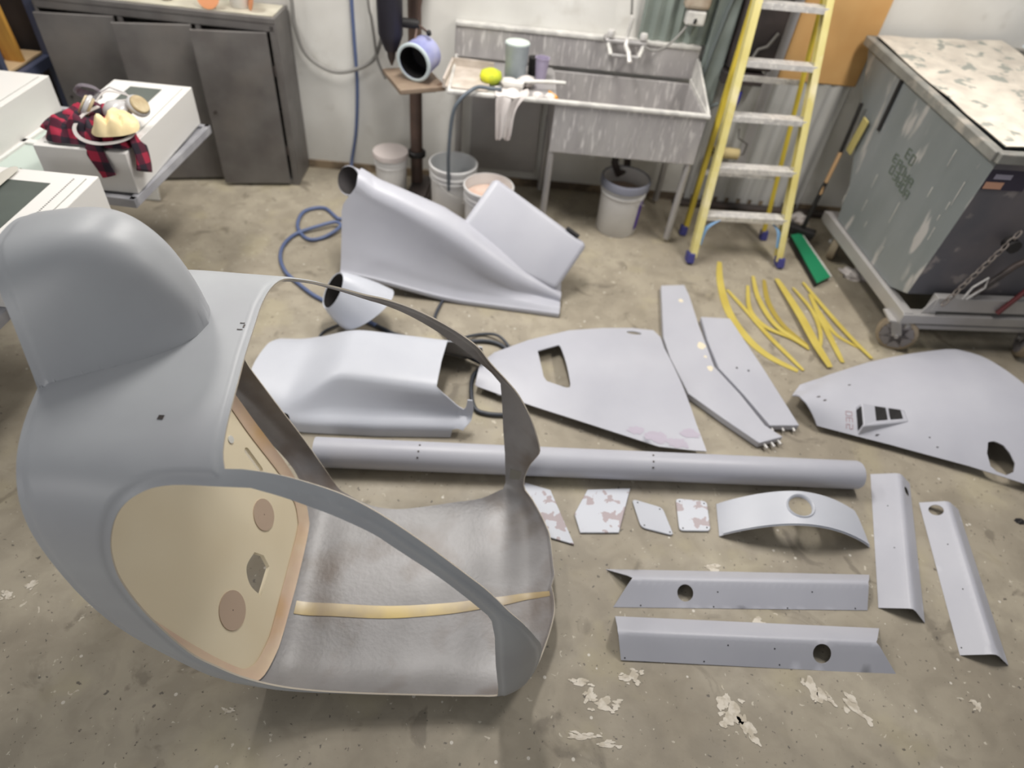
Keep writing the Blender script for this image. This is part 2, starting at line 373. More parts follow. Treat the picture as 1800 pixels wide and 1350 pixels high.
# bulkhead
def keep_in(p, marg):
    x, w, z = p; a, zt, zb, zc = bsec(x); c = math.atan2(z-zc, w); cc, s_ = math.cos(c), math.sin(c)
    b, n = (zt-zc, ntop(x)) if s_ >= 0 else (zc-zb, 6.0)
    r = (abs(cc/a)**n+abs(s_/b)**n)**(-1/n)-marg; q = math.hypot(w, z-zc)
    return p if q <= r else (x, w*r/q, zc+(z-zc)*r/q)
def bulk(w, z, off=0): return (-.712-.45*z+off*.91, w, z+off*.41)
bo = spl([(.124, .012), (.239, .07), (.281, .122), (.323, .215), (.36, .43), (.386, .56), (.40, .68), (.38, .76), (.2, .78), (-.2, .78), (-.37, .76), (-.435, .64), (-.447, .4), (-.435, .18), (-.40, .09), (-.28, .045), (-.161, .025), (-.04, .005)], 5, True)
bo = [(lambda p: (p[1], p[2]))(keep_in(bulk(w, z), .012)) for w, z in bo]
HALFMOON = spl([(-.157, .152), (-.152, .205), (-.128, .237), (-.095, .25), (-.04, .235)], 5)+[(-.026, .192), (-.046, .15)]
def slot(c, l, r, a):
    P = []
    for s in (1, -1):
        for k in range(9):
            t = a+(-math.pi/2+math.pi*k/8)+(0 if s > 0 else math.pi)
            P.append((c[0]+s*l/2*math.cos(a)+r*math.cos(t), c[1]+s*l/2*math.sin(a)+r*math.sin(t)))
    return P
def circw(c, r, n=28): return [(c[0]+r*math.cos(2*math.pi*k/n), c[1]+r/1.097*math.sin(2*math.pi*k/n)) for k in range(n)]
SLOT = [(c[0], c[1]) for c in slot((.258, .362), .085, .013, R(78))]
bh = shell('rear_bulkhead', bo, [HALFMOON, SLOT], lambda w, z: keep_in(bulk(w, z), .012), CREAM, pod, step=.05, thick=.014, offset=1, flip=True)
for c, r in (((.105, .246), .058), ((-.26, .254), .062)):
    d = MB(); P = circw(c, r); V = [bulk(w, z, .0035) for w, z in P]+[bulk(w, z, .0) for w, z in P]; n = len(P)
    obj('filler_disc', V, [tuple(range(n))]+[(i, (i+1) % n, n+(i+1) % n, n+i) for i in range(n)], TANP, bh)
    pin = circw(c, .0022, 8); obj('pilot_hole', [bulk(w, z, .004) for w, z in pin], [tuple(range(8))], BLACK, bh)
P = circw((.25, .485), .014, 16); obj('plug', [bulk(w, z, .004) for w, z in P]+[bulk(w, z, 0) for w, z in P], [tuple(range(16))]+[(i, (i+1) % 16, 16+(i+1) % 16, 16+i) for i in range(16)], WHITE, bh)
# amber bonding fillet between the bulkhead and the skin
RR = []
cen = np.array([0, .42])
for w, z in bo:
    d = np.array([w, z])-cen; L_ = np.hypot(*d); d /= L_
    i_ = np.array([w, z])-d*.03; o_ = np.array([w, z])+d*.004
    RR.append([Vector((max(q_[0], -1.045), q_[1], q_[2])) for q_ in [keep_in(p_, .006) for p_ in (bulk(i_[0], i_[1], .004), bulk(i_[0]+d[0]*.012, i_[1]+d[1]*.012, .008), bulk(w, z, .012), bulk(o_[0]+d[0]*.01, o_[1]+d[1]*.01, .022), bulk(o_[0]+d[0]*.03, o_[1]+d[1]*.03, -.012), bulk(w, z, -.01))]])
MB().rings(RR, closed=True).build('bonding_fillet', BOND, pod, smooth=60)
# resin seam along the keel, a raised strip on the inside of the skin
def strip_on_body(name, path, wd, m, inset, seg=2):
    V = []; F = []; path = spl(path, 6)
    for i, (x, dg) in enumerate(path):
        for k in range(seg+1):
            V.append(body(x2u(x), R(dg+wd(x)*(k/seg-.5)), inset+.001*(k % 2), False))
    n = seg+1
    for i in range(len(path)-1):
        for k in range(seg): F.append((i*n+k, i*n+k+1, (i+1)*n+k+1, (i+1)*n+k))
    return obj(name, V, F, m, pod, smooth=60, thick=.001, offset=0)
strip_on_body('keel_seam_tape', [(-.69, 254.5), (-.53, 254.2), (-.32, 254), (-.12, 255.5), (.03, 257.5), (.137, 256), (.2, 250), (.24, 241)], lambda x: 5.5, YSEAM, .0075)
strip_on_body('glass_tape', [(.082, -28), (.105, -26), (.135, -22)], lambda x: 6, mat('pale_glass_tape', G(128, 126, 118), .4), .0065)
for (x, dg, dx, dy) in ((-.705, 83, .004, .012), (-.712, 84.2, .014, .003), (-.712, 82, .012, .003), (-.80, 110.5, .012, .012)):
    a_ = Vector(body(x, R(dg))); MB().box(a_+Vector((0, 0, .0008)), (dx, dy, .0012)).build('pencil_mark', DARKM, pod)
# ================================================================ loose fairings and panels on the floor
def arch(x, y, a, b, h0, h1, pw=.6):
    """height of a shallow arch across the band from line a (near edge) to line b (far edge)"""
    pass
def seglerp(L, x):
    return float(np.interp(x, [p[0] for p in L], [p[1] for p in L]))
# --- tail fin panel in the middle of the floor
finb = [(-.171, 2.391), (-.165, 2.43), (-.11, 2.512), (.06, 2.644), (.273, 2.764), (.463, 2.821), (.624, 2.853), (.746, 2.857), (.778, 2.79), (.785, 2.674), (.815, 2.52), (.847, 2.37), (.895, 2.138), (.933, 1.998), (.867, 1.993), (.709, 1.990), (.402, 2.071), (.125, 2.146), (-.163, 2.235), (-.178, 2.243)]
near_l = [(-.178, 2.24), (.125, 2.146), (.402, 2.071), (.709, 1.990), (.933, 1.996)]; far_l = [(-.178, 2.40), (-.11, 2.512), (.06, 2.644), (.273, 2.764), (.463, 2.821), (.624, 2.853), (.95, 2.86)]
def finz(x, y):
    a, b = seglerp(near_l, x), seglerp(far_l, x); t = min(max((y-a)/(b-a), 0), 1)
    h = .045+.02*sstep(-.2, .5, x)
    return .028+h*math.sin(math.pi*(.12+.84*t))
fw_ = spl([(.11, 2.525), (.16, 2.56), (.218, 2.597)], 2)+spl([(.228, 2.58), (.262, 2.43), (.285, 2.30)], 3)+spl([(.284, 2.277), (.270, 2.271), (.25, 2.275)], 2)+[(.168, 2.30), (.150, 2.33), (.128, 2.43)]
o = shell('tail_fin_panel', finb, [fw_, circ((.632, 2.80), .042, 16, .016)], lambda x, y: (x, y, finz(x, y)), PRIMER, step=.03, thick=.006, offset=-1, mats=[RESIN], matoff=1)
props(o, 'grey fin-shaped fairing panel with one slanted rectangular window lying in mid floor', 'fairing panel')
me = o.data
for P_ in (((.70, 2.04), .05, 3), ((.80, 2.02), .045, 4), ((.60, 2.065), .035, 5), ((.86, 2.08), .04, 6)):
    (x, y), r, sd = P_; rr = random.Random(sd); n = 18
    pts = [(x+r*(.6+.5*rr.random())*math.cos(2*math.pi*k/n)*1.3, y+r*(.4+.4*rr.random())*math.sin(2*math.pi*k/n)) for k in range(n)]
    obj('sanded_patch', [(a, b, finz(a, b)+.0012) for a, b in pts], [tuple(range(n))], mat('lilac_patch_%d' % sd, G(176, 168, 182), .5), o, world=True)
# --- two long stabiliser blades
def plate(name, P, z0, z1, m, label, cat, group=None, r=.004, parent=None, tilt=None):
    n = len(P); f = tilt or (lambda x, y: 0)
    V = [(x, y, z1+f(x, y)) for x, y in P]+[(x, y, z0+f(x, y)) for x, y in P]
    F = [tuple(range(n)), tuple(range(2*n-1, n-1, -1))]+[(i, n+i, n+(i+1) % n, (i+1) % n) for i in range(n)]
    o = obj(name, V, [g[::-1] for g in F], m, parent, world=parent is not None, bevel=r)
    bm = bmesh.new(); bm.from_mesh(o.data); bmesh.ops.recalc_face_normals(bm, faces=bm.faces); bm.to_mesh(o.data); bm.free()
    if label: props(o, label, cat, group)
    return o
b1 = [(.797, 2.80), (.821, 3.291), (.967, 3.329), (.987, 3.223), (1.011, 2.958), (1.056, 2.608), (1.16, 2.426), (1.253, 2.223), (1.327, 2.161), (1.202, 2.101), (1.045, 2.236), (.891, 2.378), (.82, 2.632)]
SPOT = PRIMER
o = plate('stabilizer_blade', b1, .006, .042, SPOT, 'longer grey kinked blade with cream spots, beside the fin-shaped panel', 'stabilizer blade')
for k_, (x, y, r) in enumerate(((1.005, 2.77, .026), (1.03, 2.59, .020), (1.015, 2.68, .010), (.93, 3.16, .016))):
    rr = random.Random(k_); obj('bare_spot', [(x+r*(.6+.5*rr.random())*math.cos(2*math.pi*i/14), y+r*1.3*(.6+.5*rr.random())*math.sin(2*math.pi*i/14), .0424) for i in range(14)], [tuple(range(14))], mat('bare_spot_cream%d' % k_, G(224, 214, 190), .5), o, world=True)
for p in ((1.232, 2.112), (1.27, 2.128), (1.305, 2.15)): MB().cyl((p[0], p[1]+.005, .022), (p[0]+.012, p[1]-.022, .022), .007, 8).build('mounting_stud', ALU, o, world=True)
b2 = [(1.033, 3.03), (1.205, 3.049), (1.321, 2.657), (1.428, 2.252), (1.278, 2.226), (1.182, 2.42), (1.078, 2.603), (1.045, 2.82)]
o = plate('stabilizer_blade', b2, .006, .042, PRIMER, 'shorter grey blade with two screw holes, beside the yellow strips', 'stabilizer blade')
for p in ((1.176, 2.62), (1.237, 2.61)): MB().cyl((p[0], p[1], .0425), (p[0], p[1], .0435), .006, 10).build('screw_hole', BLACK, o, world=True)
for p in ((1.29, 2.228), (1.345, 2.238), (1.40, 2.246)): MB().cyl((p[0], p[1]+.01, .022), (p[0]+.006, p[1]-.02, .022), .006, 8).build('mounting_stud', ALU, o, world=True)
# --- long tail boom tube
ta, tb = Vector((-.80, 1.700, .066)), Vector((1.622, 1.958, .066)); td = (tb-ta).normalized()
o = MB().tube([ta, ta+td*.6, ta+td*1.2, ta+td*1.8, tb-td*.012, tb], .065, 40, rad=[.065]*5+[.060]).build('tail_boom_tube', PRIMER, smooth=50)
props(o, 'long round grey tube lying across the whole floor behind the small plates', 'tube')
for t_, hs in ((.44, .3), (1.46, .35)):
    for dy, dz in ((-.022, .061), (-.045, .047), (.01, .0645)):
        p = ta+td*t_+Vector((.004, dy, dz)); d = Vector((0, dy, dz)).normalized()
        MB().cyl(p-d*.002, p+d*.0015, .0045, 8).build('rivet_hole', DARKM, o, world=True)
# --- four flat plates in a row
def flat(name, P, m, label, r=.003, holes=()):
    o = plate(name, P, .002, .010, m, label, 'access panel', 'flat access panels in a row', r)
    for x, y in holes: MB().cyl((x, y, .0101), (x, y, .0107), .0035, 8).build('screw_hole', BLACK, o, world=True)
    return o
def rounded(P, r, n=4):
    out = []; m = len(P)
    for i in range(m):
        p, a, b = Vector(P[i]), Vector(P[i-1]), Vector(P[(i+1) % m]); u, v = (a-p).normalized(), (b-p).normalized()
        s, e = p+u*r, p+v*r
        out += [tuple(s.lerp(p, t).lerp(p.lerp(e, t), t)) for t in [k/n for k in range(n+1)]]
    return out
flat('access_panel', [(.045, 1.735), (.224, 1.700), (.334, 1.443), (.20, 1.468), (.10, 1.55)], PATCHY, 'blotchy pointed plate partly hidden behind the cabin shell nose')
flat('access_panel', [(.386, 1.727), (.576, 1.763), (.519, 1.527), (.357, 1.503), (.331, 1.592)], PATCHY, 'blotchy five-sided plate with a wide top edge')
flat('access_panel', rounded([(.580, 1.708), (.714, 1.681), (.752, 1.545), (.614, 1.566)], .022), PALE, 'small clean diamond-shaped plate with rounded corners', holes=((.605, 1.69), (.70, 1.67), (.735, 1.56), (.628, 1.578)))
flat('access_panel', rounded([(.776, 1.740), (.915, 1.745), (.912, 1.592), (.777, 1.574)], .02), PATCHY, 'small square blotchy plate with rounded corners', holes=((.792, 1.725), (.90, 1.73), (.897, 1.606), (.793, 1.588)))
# --- curved plate with a round hole
ca, cb = Vector((.947, 1.575, 0)), Vector((1.60, 1.615, 0)); cd = cb-ca
def curvf(u, v):      # u along 0..1, v across 0..1 (near to far)
    h = .125*max(math.sin(math.pi*min(max(u, 0), 1)), 0)**.85
    tap = .175*(1-.06*abs(u-.5)*2)-(.10*max(u-.8, 0)/.2)*v*0
    return (ca.x+cd.x*u+.01*v, ca.y+cd.y*u+tap*v, h+.004)
co = [(0, 0), (.05, -.02), (.5, .0), (1.0, -.02), (1.0, .05), (.965, .7), (.93, .97), (.5, 1.0), (.012, 1.0)]
o = shell('curved_cover', [(u*.66, v*.175) for u, v in [(0, 0), (.25, 0), (.5, 0), (.75, 0), (1, 0), (.985, .35), (.955, .8), (.93, .97), (.75, 1), (.5, 1), (.25, 1), (.0, 1)]], [circ((.322, .098), .052, 28, .052)], lambda u, v: curvf(u/.66, v/.175), PALE, step=.02, thick=.004, offset=-1)
props(o, 'white arched cover plate with one round hole, standing on its two ends', 'cover plate')
RR = []
for k in range(28):
    a = 2*math.pi*k/28
    RR.append([Vector(curvf((.322+r*math.cos(a))/.66, (.098+r*math.sin(a))/.175))+Vector((0, 0, dz)) for r, dz in ((.062, .001), (.058, .006), (.052, .002), (.05, -.008))])
MB().rings(RR, closed=True).build('hole_rim', PALE, o, world=True, smooth=60)
V = []; F = []
for k in range(31):
    u = k/30*.97+.02
    for v, dz in ((.03, .002), (.075, .002), (.085, .0065), (.02, .0065)): 
        p = Vector(curvf(u, v)); V.append(p+Vector((0, 0, dz-.001)))
for k in range(30):
    for j in range(4): F.append((k*4+j, k*4+(j+1) % 4, (k+1)*4+(j+1) % 4, (k+1)*4+j))
obj('edge_strip', V, F, PALE, o, world=True, smooth=50)
# --- four angle covers (inverted V section)
def angle_cover(n0, n1, r0, r1, f0, f1, label, hole=None, hside=0, pins=(), rr=.018, endcut=None):
    """n: foot on one side, r: ridge, f: other foot; index 0 / 1 are the two ends"""
    n0, n1, r0, r1, f0, f1 = [Vector(p) for p in (n0, n1, r0, r1, f0, f1)]
    L_ = (r1-r0).length; e = (r1-r0).normalized()
    def perp(p0, p1):          # in-plane direction square to the ridge, towards a foot
        m = (p0+p1)/2-(r0+r1)/2; return (m-e*m.dot(e)).normalized()
    gn, gf = perp(n0, n1), perp(f0, f1)
    loc = lambda p, g: ((p-r0).dot(e), (p-r0).dot(g))
    nu0, a0 = loc(n0, gn); nu1, a1 = loc(n1, gn); fu0, b0 = loc(f0, gf); fu1, b1 = loc(f1, gf)
    def f(u, v):
        r = r0+e*u
        if abs(v) < rr:
            s, t_, q = r+gn*rr, r+gf*rr, (v+rr)/(2*rr); return s.lerp(r, q).lerp(r.lerp(t_, q), q)
        return r+(gn*-v if v < 0 else gf*v)
    k_ = lambda u0, w0, h: u0*h/w0
    out = [(nu0, -a0), (k_(nu0, a0, rr), -rr), (0, 0), (k_(fu0, b0, rr), rr), (fu0, b0), (fu1, b1), (L_+(fu1-L_)*rr/b1, rr), (L_, 0), (L_+(nu1-L_)*rr/a1, -rr), (nu1, -a1)]
    hs = []
    if hole:
        (t, q, r) = hole; c = (t*L_+(0), (q*b0 if q > 0 else q*a0)); hs = [circ(c, r, 24)]
    ex = [(u, v) for u in np.arange(.01, L_, .03) for v in (-rr, -rr/2, 0, rr/2, rr)]
    o = shell('angle_cover', out, hs, f, PRIMER, step=.03, extra=ex, thick=.0022, offset=0, mats=[BLACK], matoff=1)
    me = o.data; bm = bmesh.new(); bm.from_mesh(me); bmesh.ops.recalc_face_normals(bm, faces=bm.faces)
    if sum(fc.normal.z for fc in bm.faces) < 0: bmesh.ops.reverse_faces(bm, faces=bm.faces)
    bm.to_mesh(me); bm.free(); o.modifiers[0].offset = -1
    props(o, label, 'angle cover', 'angle covers at the right')
    for t, q in pins:
        p = f(t*L_, q*b0 if q > 0 else q*a0); nn = (n0-r0).cross(r1-r0) if q < 0 else (r1-r0).cross(f0-r0)
        nn.normalize(); nn = nn if nn.z > 0 else -nn
        MB().cyl(p-nn*.001, p+nn*.0008, .0028, 8).build('screw_hole', BLACK, o, world=True)
    return o
angle_cover((.459, 1.361, .002), (1.555, 1.475, .002), (.555, 1.300, .062), (1.506, 1.413, .062), (.489, 1.197, .002), (1.500, 1.319, .002), 'grey angle cover in front of the small plates, round hole near its left end', (.215, .50, .032), pins=((.03, .93), (.33, .94), (.64, .95), (.93, .93), (.35, .45), (.75, .4)))
angle_cover((.495, 1.163, .002), (1.524, 1.248, .002), (.489, 1.075, .072), (1.453, 1.157, .072), (.511, 1.000, .002), (1.535, 1.073, .002), 'grey angle cover nearest the camera, with a round hole near its right end', (.785, .50, .035), pins=((.03, .92), (.33, .93), (.62, .94), (.42, .35), (.6, .4)))
angle_cover((1.911, 2.003, .002), (1.717, 1.296, .002), (1.837, 2.010, .057), (1.656, 1.320, .057), (1.730, 2.029, .002), (1.549, 1.336, .002), 'grey angle cover just right of the arched plate, with a hole in its narrow flange', (.10, -.55, .022), pins=((.28, .5), (.6, .4)))
angle_cover((2.092, 1.883, .002), (1.986, 1.164, .002), (2.012, 1.880, .057), (1.916, 1.175, .057), (1.912, 1.894, .002), (1.811, 1.181, .002), 'grey slanted angle cover farthest right, with a round hole at its far end', (.065, .50, .029), pins=((.32, .45), (.62, .4), (.97, .93)))
# --- yellow fibreglass strips
YEL = mat('yellow_glass_strip', G(200, 182, 92), .5, col2=G(188, 168, 78), nscale=6); YEL2 = mat('olive_yellow_strip', G(166, 146, 66), .5)
def strip(path, wd, label, m=YEL, lift=.0, z0=.004, zf=None):
    P = [Vector((x, y, 0)) for x, y in spl(path, 7)]; mb = MB(); RR = []
    for i, p in enumerate(P):
        d = (P[min(i+1, len(P)-1)]-P[max(i-1, 0)]).normalized(); n = Vector((-d.y, d.x, 0)); t = i/(len(P)-1)
        q = wd*(.35+.65*math.sin(math.pi*min(max(t, .02), .98))**.4); z = z0+lift*math.sin(math.pi*t)
        RR.append([p+n*q/2+Vector((0, 0, z)), p-n*q/2+Vector((0, 0, z)), p-n*q/2+Vector((0, 0, z-.0025)), p+n*q/2+Vector((0, 0, z-.0025))])
    o = mb.rings(RR).build('trim_strip', m, smooth=60)
    return props(o, label, 'strip', 'yellow trim strips')
strip([(1.247, 3.697), (1.219, 3.468), (1.226, 3.179), (1.291, 2.954), (1.393, 2.802), (1.539, 2.704)], .05, 'widest yellow strip, arcing along the left of the pile')
strip([(1.25, 3.385), (1.333, 3.201), (1.427, 2.981), (1.509, 2.824), (1.569, 2.71)], .03, 'yellow strip crossing the inside of the widest one', z0=.008)
strip([(1.39, 3.456), (1.361, 3.207), (1.426, 3.058), (1.56, 2.981), (1.645, 2.898)], .03, 'short-hooked yellow strip, third from the left at the far ends', z0=.010)
strip([(1.442, 3.566), (1.433, 3.335), (1.483, 3.096), (1.588, 2.962), (1.64, 2.91)], .033, 'yellow strip fourth from the left at the far ends', z0=.013)
strip([(1.512, 3.55), (1.493, 3.319), (1.536, 3.106), (1.647, 2.933)], .034, 'olive-tinged curved strip in the middle of the pile', YEL2, z0=.006)
strip([(1.592, 3.565), (1.644, 3.209), (1.679, 2.929), (1.725, 2.757)], .052, 'broad straight yellow strip lifted off the floor mid-pile', z0=.016, lift=.02)
strip([(1.683, 3.494), (1.749, 3.286), (1.754, 3.097), (1.720, 2.94)], .026, 'thin yellow strip bowing right just past the broad straight one', z0=.012)
strip([(1.765, 3.57), (1.841, 3.305), (1.917, 3.077), (1.998, 2.883)], .030, 'rightmost yellow strip pointing towards the vented fairing', z0=.012)
strip([(1.781, 3.449), (1.789, 3.238), (1.803, 3.003), (1.815, 2.82)], .036, 'yellow strip with a square near end, second from the right', z0=.009)
strip([(1.80, 3.3), (1.822, 3.163), (1.86, 3.055), (1.983, 2.955)], .026, 'short yellow strip curving under the rightmost one', z0=.005)
# --- right hand fairing with the vented scoop
rfo = [(1.403, 2.389), (1.659, 2.561), (1.907, 2.689), (2.199, 2.821), (2.448, 2.897), (2.54, 2.86), (2.60, 2.72), (2.68, 2.5), (2.80, 2.25), (2.86, 1.96), (2.457, 2.047), (2.217, 2.121), (1.86, 2.205), (1.523, 2.271)]
# plan coordinates: u along from the narrow end, v across
NL = [(1.523, 2.271), (1.86, 2.205), (2.217, 2.121), (2.457, 2.047), (2.9, 1.93)]; FL = [(1.403, 2.42), (1.659, 2.64), (1.907, 2.79), (2.199, 2.90), (2.448, 2.98), (2.9, 3.0)]
def rfz(x, y):
    a, b = seglerp(NL, x), seglerp(FL, x); t = min(max((y-a)/(b-a), 0), 1)
    H_ = .10+.05*sstep(1.7, 2.5, x)
    return .012+H_*max(math.sin(math.pi*(.04+.84*t)), 0)**.7
rfo2 = [(1.425, 2.44)]+spl([(1.487, 2.53), (1.659, 2.63), (1.907, 2.765), (2.15, 2.87), (2.40, 2.95)], 3)+spl([(2.46, 2.955), (2.56, 2.90), (2.62, 2.76), (2.70, 2.5), (2.80, 2.25), (2.86, 1.95)], 3)+[(2.457, 2.047), (2.217, 2.121), (1.86, 2.205), (1.523, 2.271), (1.49, 2.31), (1.44, 2.37)]
rw = spl([(2.316, 2.235), (2.346, 2.243), (2.385, 2.225)], 2)+[(2.405, 2.19), (2.418, 2.14), (2.405, 2.10), (2.37, 2.085), (2.33, 2.10), (2.306, 2.123), (2.30, 2.18)]
sc1 = [(1.727, 2.225), (1.727, 2.315), (1.765, 2.33), (1.80, 2.245)]
o = shell('vented_fairing', rfo2, [rw], lambda x, y: (x, y, rfz(x, y)), PRIMER, step=.035, thick=.006, offset=-1, mats=[RESIN], matoff=1)
props(o, 'large grey domed fairing with a raised vent and an oval port, at the right edge', 'fairing panel')
RF = o
# raised scoop with three louvre openings: frame bars around dark recesses
def onrf(x, y, dz=0): return Vector((x, y, rfz(x, y)+dz))
sb = [onrf(1.712, 2.235, -.01), onrf(1.712, 2.375, -.01), onrf(1.965, 2.39, -.01), onrf(1.975, 2.315, -.01)]
st = [onrf(1.722, 2.25, .044), onrf(1.722, 2.365, .044), onrf(1.955, 2.382, .004), onrf(1.960, 2.320, .004)]
sc = obj('vent_scoop', sb+st, [(4, 5, 6, 7), (0, 4, 7, 3), (1, 2, 6, 5), (0, 1, 5, 4), (2, 3, 7, 6)], PRIMER, RF, world=True, bevel=.006)
def quad(A, B, C_, D, u0, u1, v0, v1, dz):
    f = lambda u, v: A.lerp(D, u).lerp(B.lerp(C_, u), v)+Vector((-.0, 0, dz))
    return [f(u0, v0), f(u0, v1), f(u1, v1), f(u1, v0)]
A_, B_, C2, D_ = st[0], st[1], st[2], st[3]
for u0, u1 in ((.30, .55), (.62, .90)):
    q = quad(A_, B_, C2, D_, u0, u1, .22, .92, .0015); q2 = [p-Vector((0, 0, .006)) for p in q]
    obj('louvre_opening', q+q2, [(0, 1, 2, 3), (0, 4, 5, 1), (1, 5, 6, 2), (2, 6, 7, 3), (3, 7, 4, 0)], BLACK, sc, world=True)
f0 = lambda u, v: sb[0].lerp(sb[1], u).lerp(st[0].lerp(st[1], u), v)+Vector((-.0035, 0, .001))
q = [f0(.12, .35), f0(.12, .92), f0(.85, .92), f0(.85, .35)]
obj('scoop_mouth', q+[p+Vector((.006, 0, 0)) for p in q], [(0, 1, 2, 3), (0, 4, 5, 1), (1, 5, 6, 2), (2, 6, 7, 3), (3, 7, 4, 0)], BLACK, sc, world=True)
for x, y, l in ((1.53, 2.40, .02), (1.56, 2.385, .018), (1.72, 2.52, .015), (1.81, 2.245, .03), (2.08, 2.20, .01), (2.05, 2.245, .008)):
    MB().box(onrf(x, y, .0005), (l, .006, .001), (0, 0, .4)).build('pencil_mark', DARKM, RF, world=True)
PINKW = mat('pencilled_digits', G(168, 142, 148), .7)
SG = {'2': [((0, 1), (1, 1)), ((1, 1), (1, .5)), ((1, .5), (0, .5)), ((0, .5), (0, 0)), ((0, 0), (1, 0))], '3': [((0, 1), (1, 1)), ((1, 1), (1, 0)), ((0, .5), (1, .5)), ((0, 0), (1, 0))], '0': [((0, 1), (1, 1)), ((1, 1), (1, 0)), ((1, 0), (0, 0)), ((0, 0), (0, 1))]}
for k, ch in enumerate('230'):
    mb = MB()
    for (a, b), (c, d) in SG[ch]:
        P_, Q_ = [onrf(1.690-.030*v, 2.262+.030*k+.020*(u), .001) for u, v in ((a, b), (c, d))]; mb.bar(P_, Q_, .0035, .001)
    mb.build('pencilled_digit', PINKW, RF, world=True)
# --- engine cowl behind the cabin (half shell, open towards the right)
def cowlf(x, s):
    t = min(abs(s), 1); sg = 1 if s > 0 else -1                     # s = +1 near foot, -1 far foot
    hb = sstep(-1.02, -.76, x); yc = 2.135+.065*sstep(-1.1, -.7, x)
    yfn = float(np.interp(x, [-1.25, -.93, -.58, -.23], [1.90, 1.845, 1.878, 1.93])); hw = yc-yfn
    ht = .125
    # plain arch
    a_ = t*math.pi/2; y0, z0 = hw*math.sin(a_)**.8 if a_ > 0 else 0, ht*max(math.cos(a_), 0)**.6
    # boxed section: flat top, sloping cheek, shoulder, foot
    ks = [0, .36, .44, .52, .66, .74, .88, 1.0]
    ky = [0, .13, .165, .185, hw-.075, hw-.045, hw-.012, hw]; kz = [.215, .212, .20, .175, .085, .07, .05, .0]
    y1, z1 = hermite(ks, ky, t), hermite(ks, kz, t)
    y, z = y0*(1-hb)+y1*hb, z0*(1-hb)+z1*hb
    return (x, yc-sg*y, max(z, 0)+.004)
edge = [(-.34, 0), (-.338, .2), (-.336, .42), (-.30, .50), (-.23, .60), (-.205, .62), (-.195, .60), (-.190, .53), (-.168, .53), (-.160, .62), (-.165, .72), (-.19, .86), (-.195, .90), (-.22, .88), (-.245, .90), (-.25, 1.0)]
K = .30
co = [(x, s*K) for x, s in edge]+[(-.6, K), (-.9, K), (-1.10, K*.98)]+[(-1.16, .7*K), (-1.20, .35*K), (-1.21, 0), (-1.20, -.35*K), (-1.16, -.7*K)]+[(-1.10, -K), (-.9, -K), (-.6, -K)]+[(x, -s*K) for x, s in edge[:0:-1]]
o = shell('engine_cowl', co, [circ((-.99, .80*K), .024, 18, .030)], lambda u, v: cowlf(u, v/K), PALE, step=.016, thick=.006, offset=-1, mats=[RESIN], matoff=1)
bm = bmesh.new(); bm.from_mesh(o.data); bmesh.ops.recalc_face_normals(bm, faces=bm.faces)
if sum(fc.normal.z*fc.calc_area() for fc in bm.faces) < 0: bmesh.ops.reverse_faces(bm, faces=bm.faces)
bm.to_mesh(o.data); bm.free()
props(o, 'light grey engine cowl with boxy raised back, forked open end facing right, behind the tube', 'engine cowl')
# ================================================================ mast fairing in the middle distance
mf = thing('mast_fairing', 'big grey fairing with a round snout and a slab-like wing, behind the engine cowl', 'fairing', (-.4, 3.05, 0))
SEC = []
X = np.linspace(-1.03, .215, 36)
for x in X:
    t = (x+1.03)/1.245
    zr = float(np.interp(x, [-1.03, -.95, -.75, -.5, -.36, -.2, -.02, .215], [.61, .592, .535, .455, .39, .30, .19, .075]))
    yr = float(np.interp(x, [-1.03, -.5, .215], [3.17, 3.14, 3.04]))
    rr = float(np.interp(x, [-1.03, -.75, -.5, -.2, .1, .215], [.075, .09, .11, .11, .07, .04]))
    yf = 2.925-.02*t; zf = .10-.085*sstep(-1.03, -.3, x)
    rr = min(rr, zr*.42)
    pts = [(yr+.33, .02), (yr+.24, zr*.45), (yr+rr*1.05, zr-rr*1.15), (yr+rr*.9, zr-rr*.45), (yr+rr*.5, zr-rr*.1), (yr, zr), (yr-rr*.55, zr-rr*.12), (yr-rr*.95, zr-rr*.55), (yr-rr*1.08, zr-rr*1.15)]
    a = pts[-1]; b = (yf+.035, zf+.035+.03*(1-t))
    for q in (.3, .6, .85): pts.append((a[0]+(b[0]-a[0])*q+.012*math.sin(math.pi*q), a[1]+(b[1]-a[1])*q))
    pts += [b, (yf+.010, zf+.02), (yf, zf+.012), (yf-.002, zf-.008)]
    SEC.append([(x, y, z) for y, z in spl(pts, 3)])
for i, x in enumerate(X):                      # the free left edge leans back from foot to snout
    k = max(0, 1-i/5)
    SEC[i] = [(p[0]+k*(.085*sstep(.42, .58, p[2])), p[1], p[2]) for p in SEC[i]]
n = len(SEC[0]); V = [p for r in SEC for p in r]; F = [(i*n+j, i*n+j+1, (i+1)*n+j+1, (i+1)*n+j) for i in range(len(SEC)-1) for j in range(n-1)]
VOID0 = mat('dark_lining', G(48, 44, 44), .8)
def shellobj(name, V, F, m, parent, thick=.006, lit=(0, -.5, .8), axis=None, mm=None, **k):
    o = obj(name, V, F, m, parent, world=True, smooth=180, thick=thick, offset=-1, mats=[mm or RESIN], matoff=1, **k)
    bm = bmesh.new(); bm.from_mesh(o.data); bmesh.ops.recalc_face_normals(bm, faces=bm.faces)
    inv = WM[o.name].inverted(); rad = lambda fc: (lambda q: q-axis[1]*q.dot(axis[1]))(WM[o.name] @ fc.calc_center_median()-axis[0])
    if sum(fc.normal.dot(rad(fc) if axis else Vector(lit))*fc.calc_area() for fc in bm.faces) < 0: bmesh.ops.reverse_faces(bm, faces=bm.faces)
    bm.to_mesh(o.data); bm.free(); return o
shellobj('skirt', V, F, PRIMER, mf)
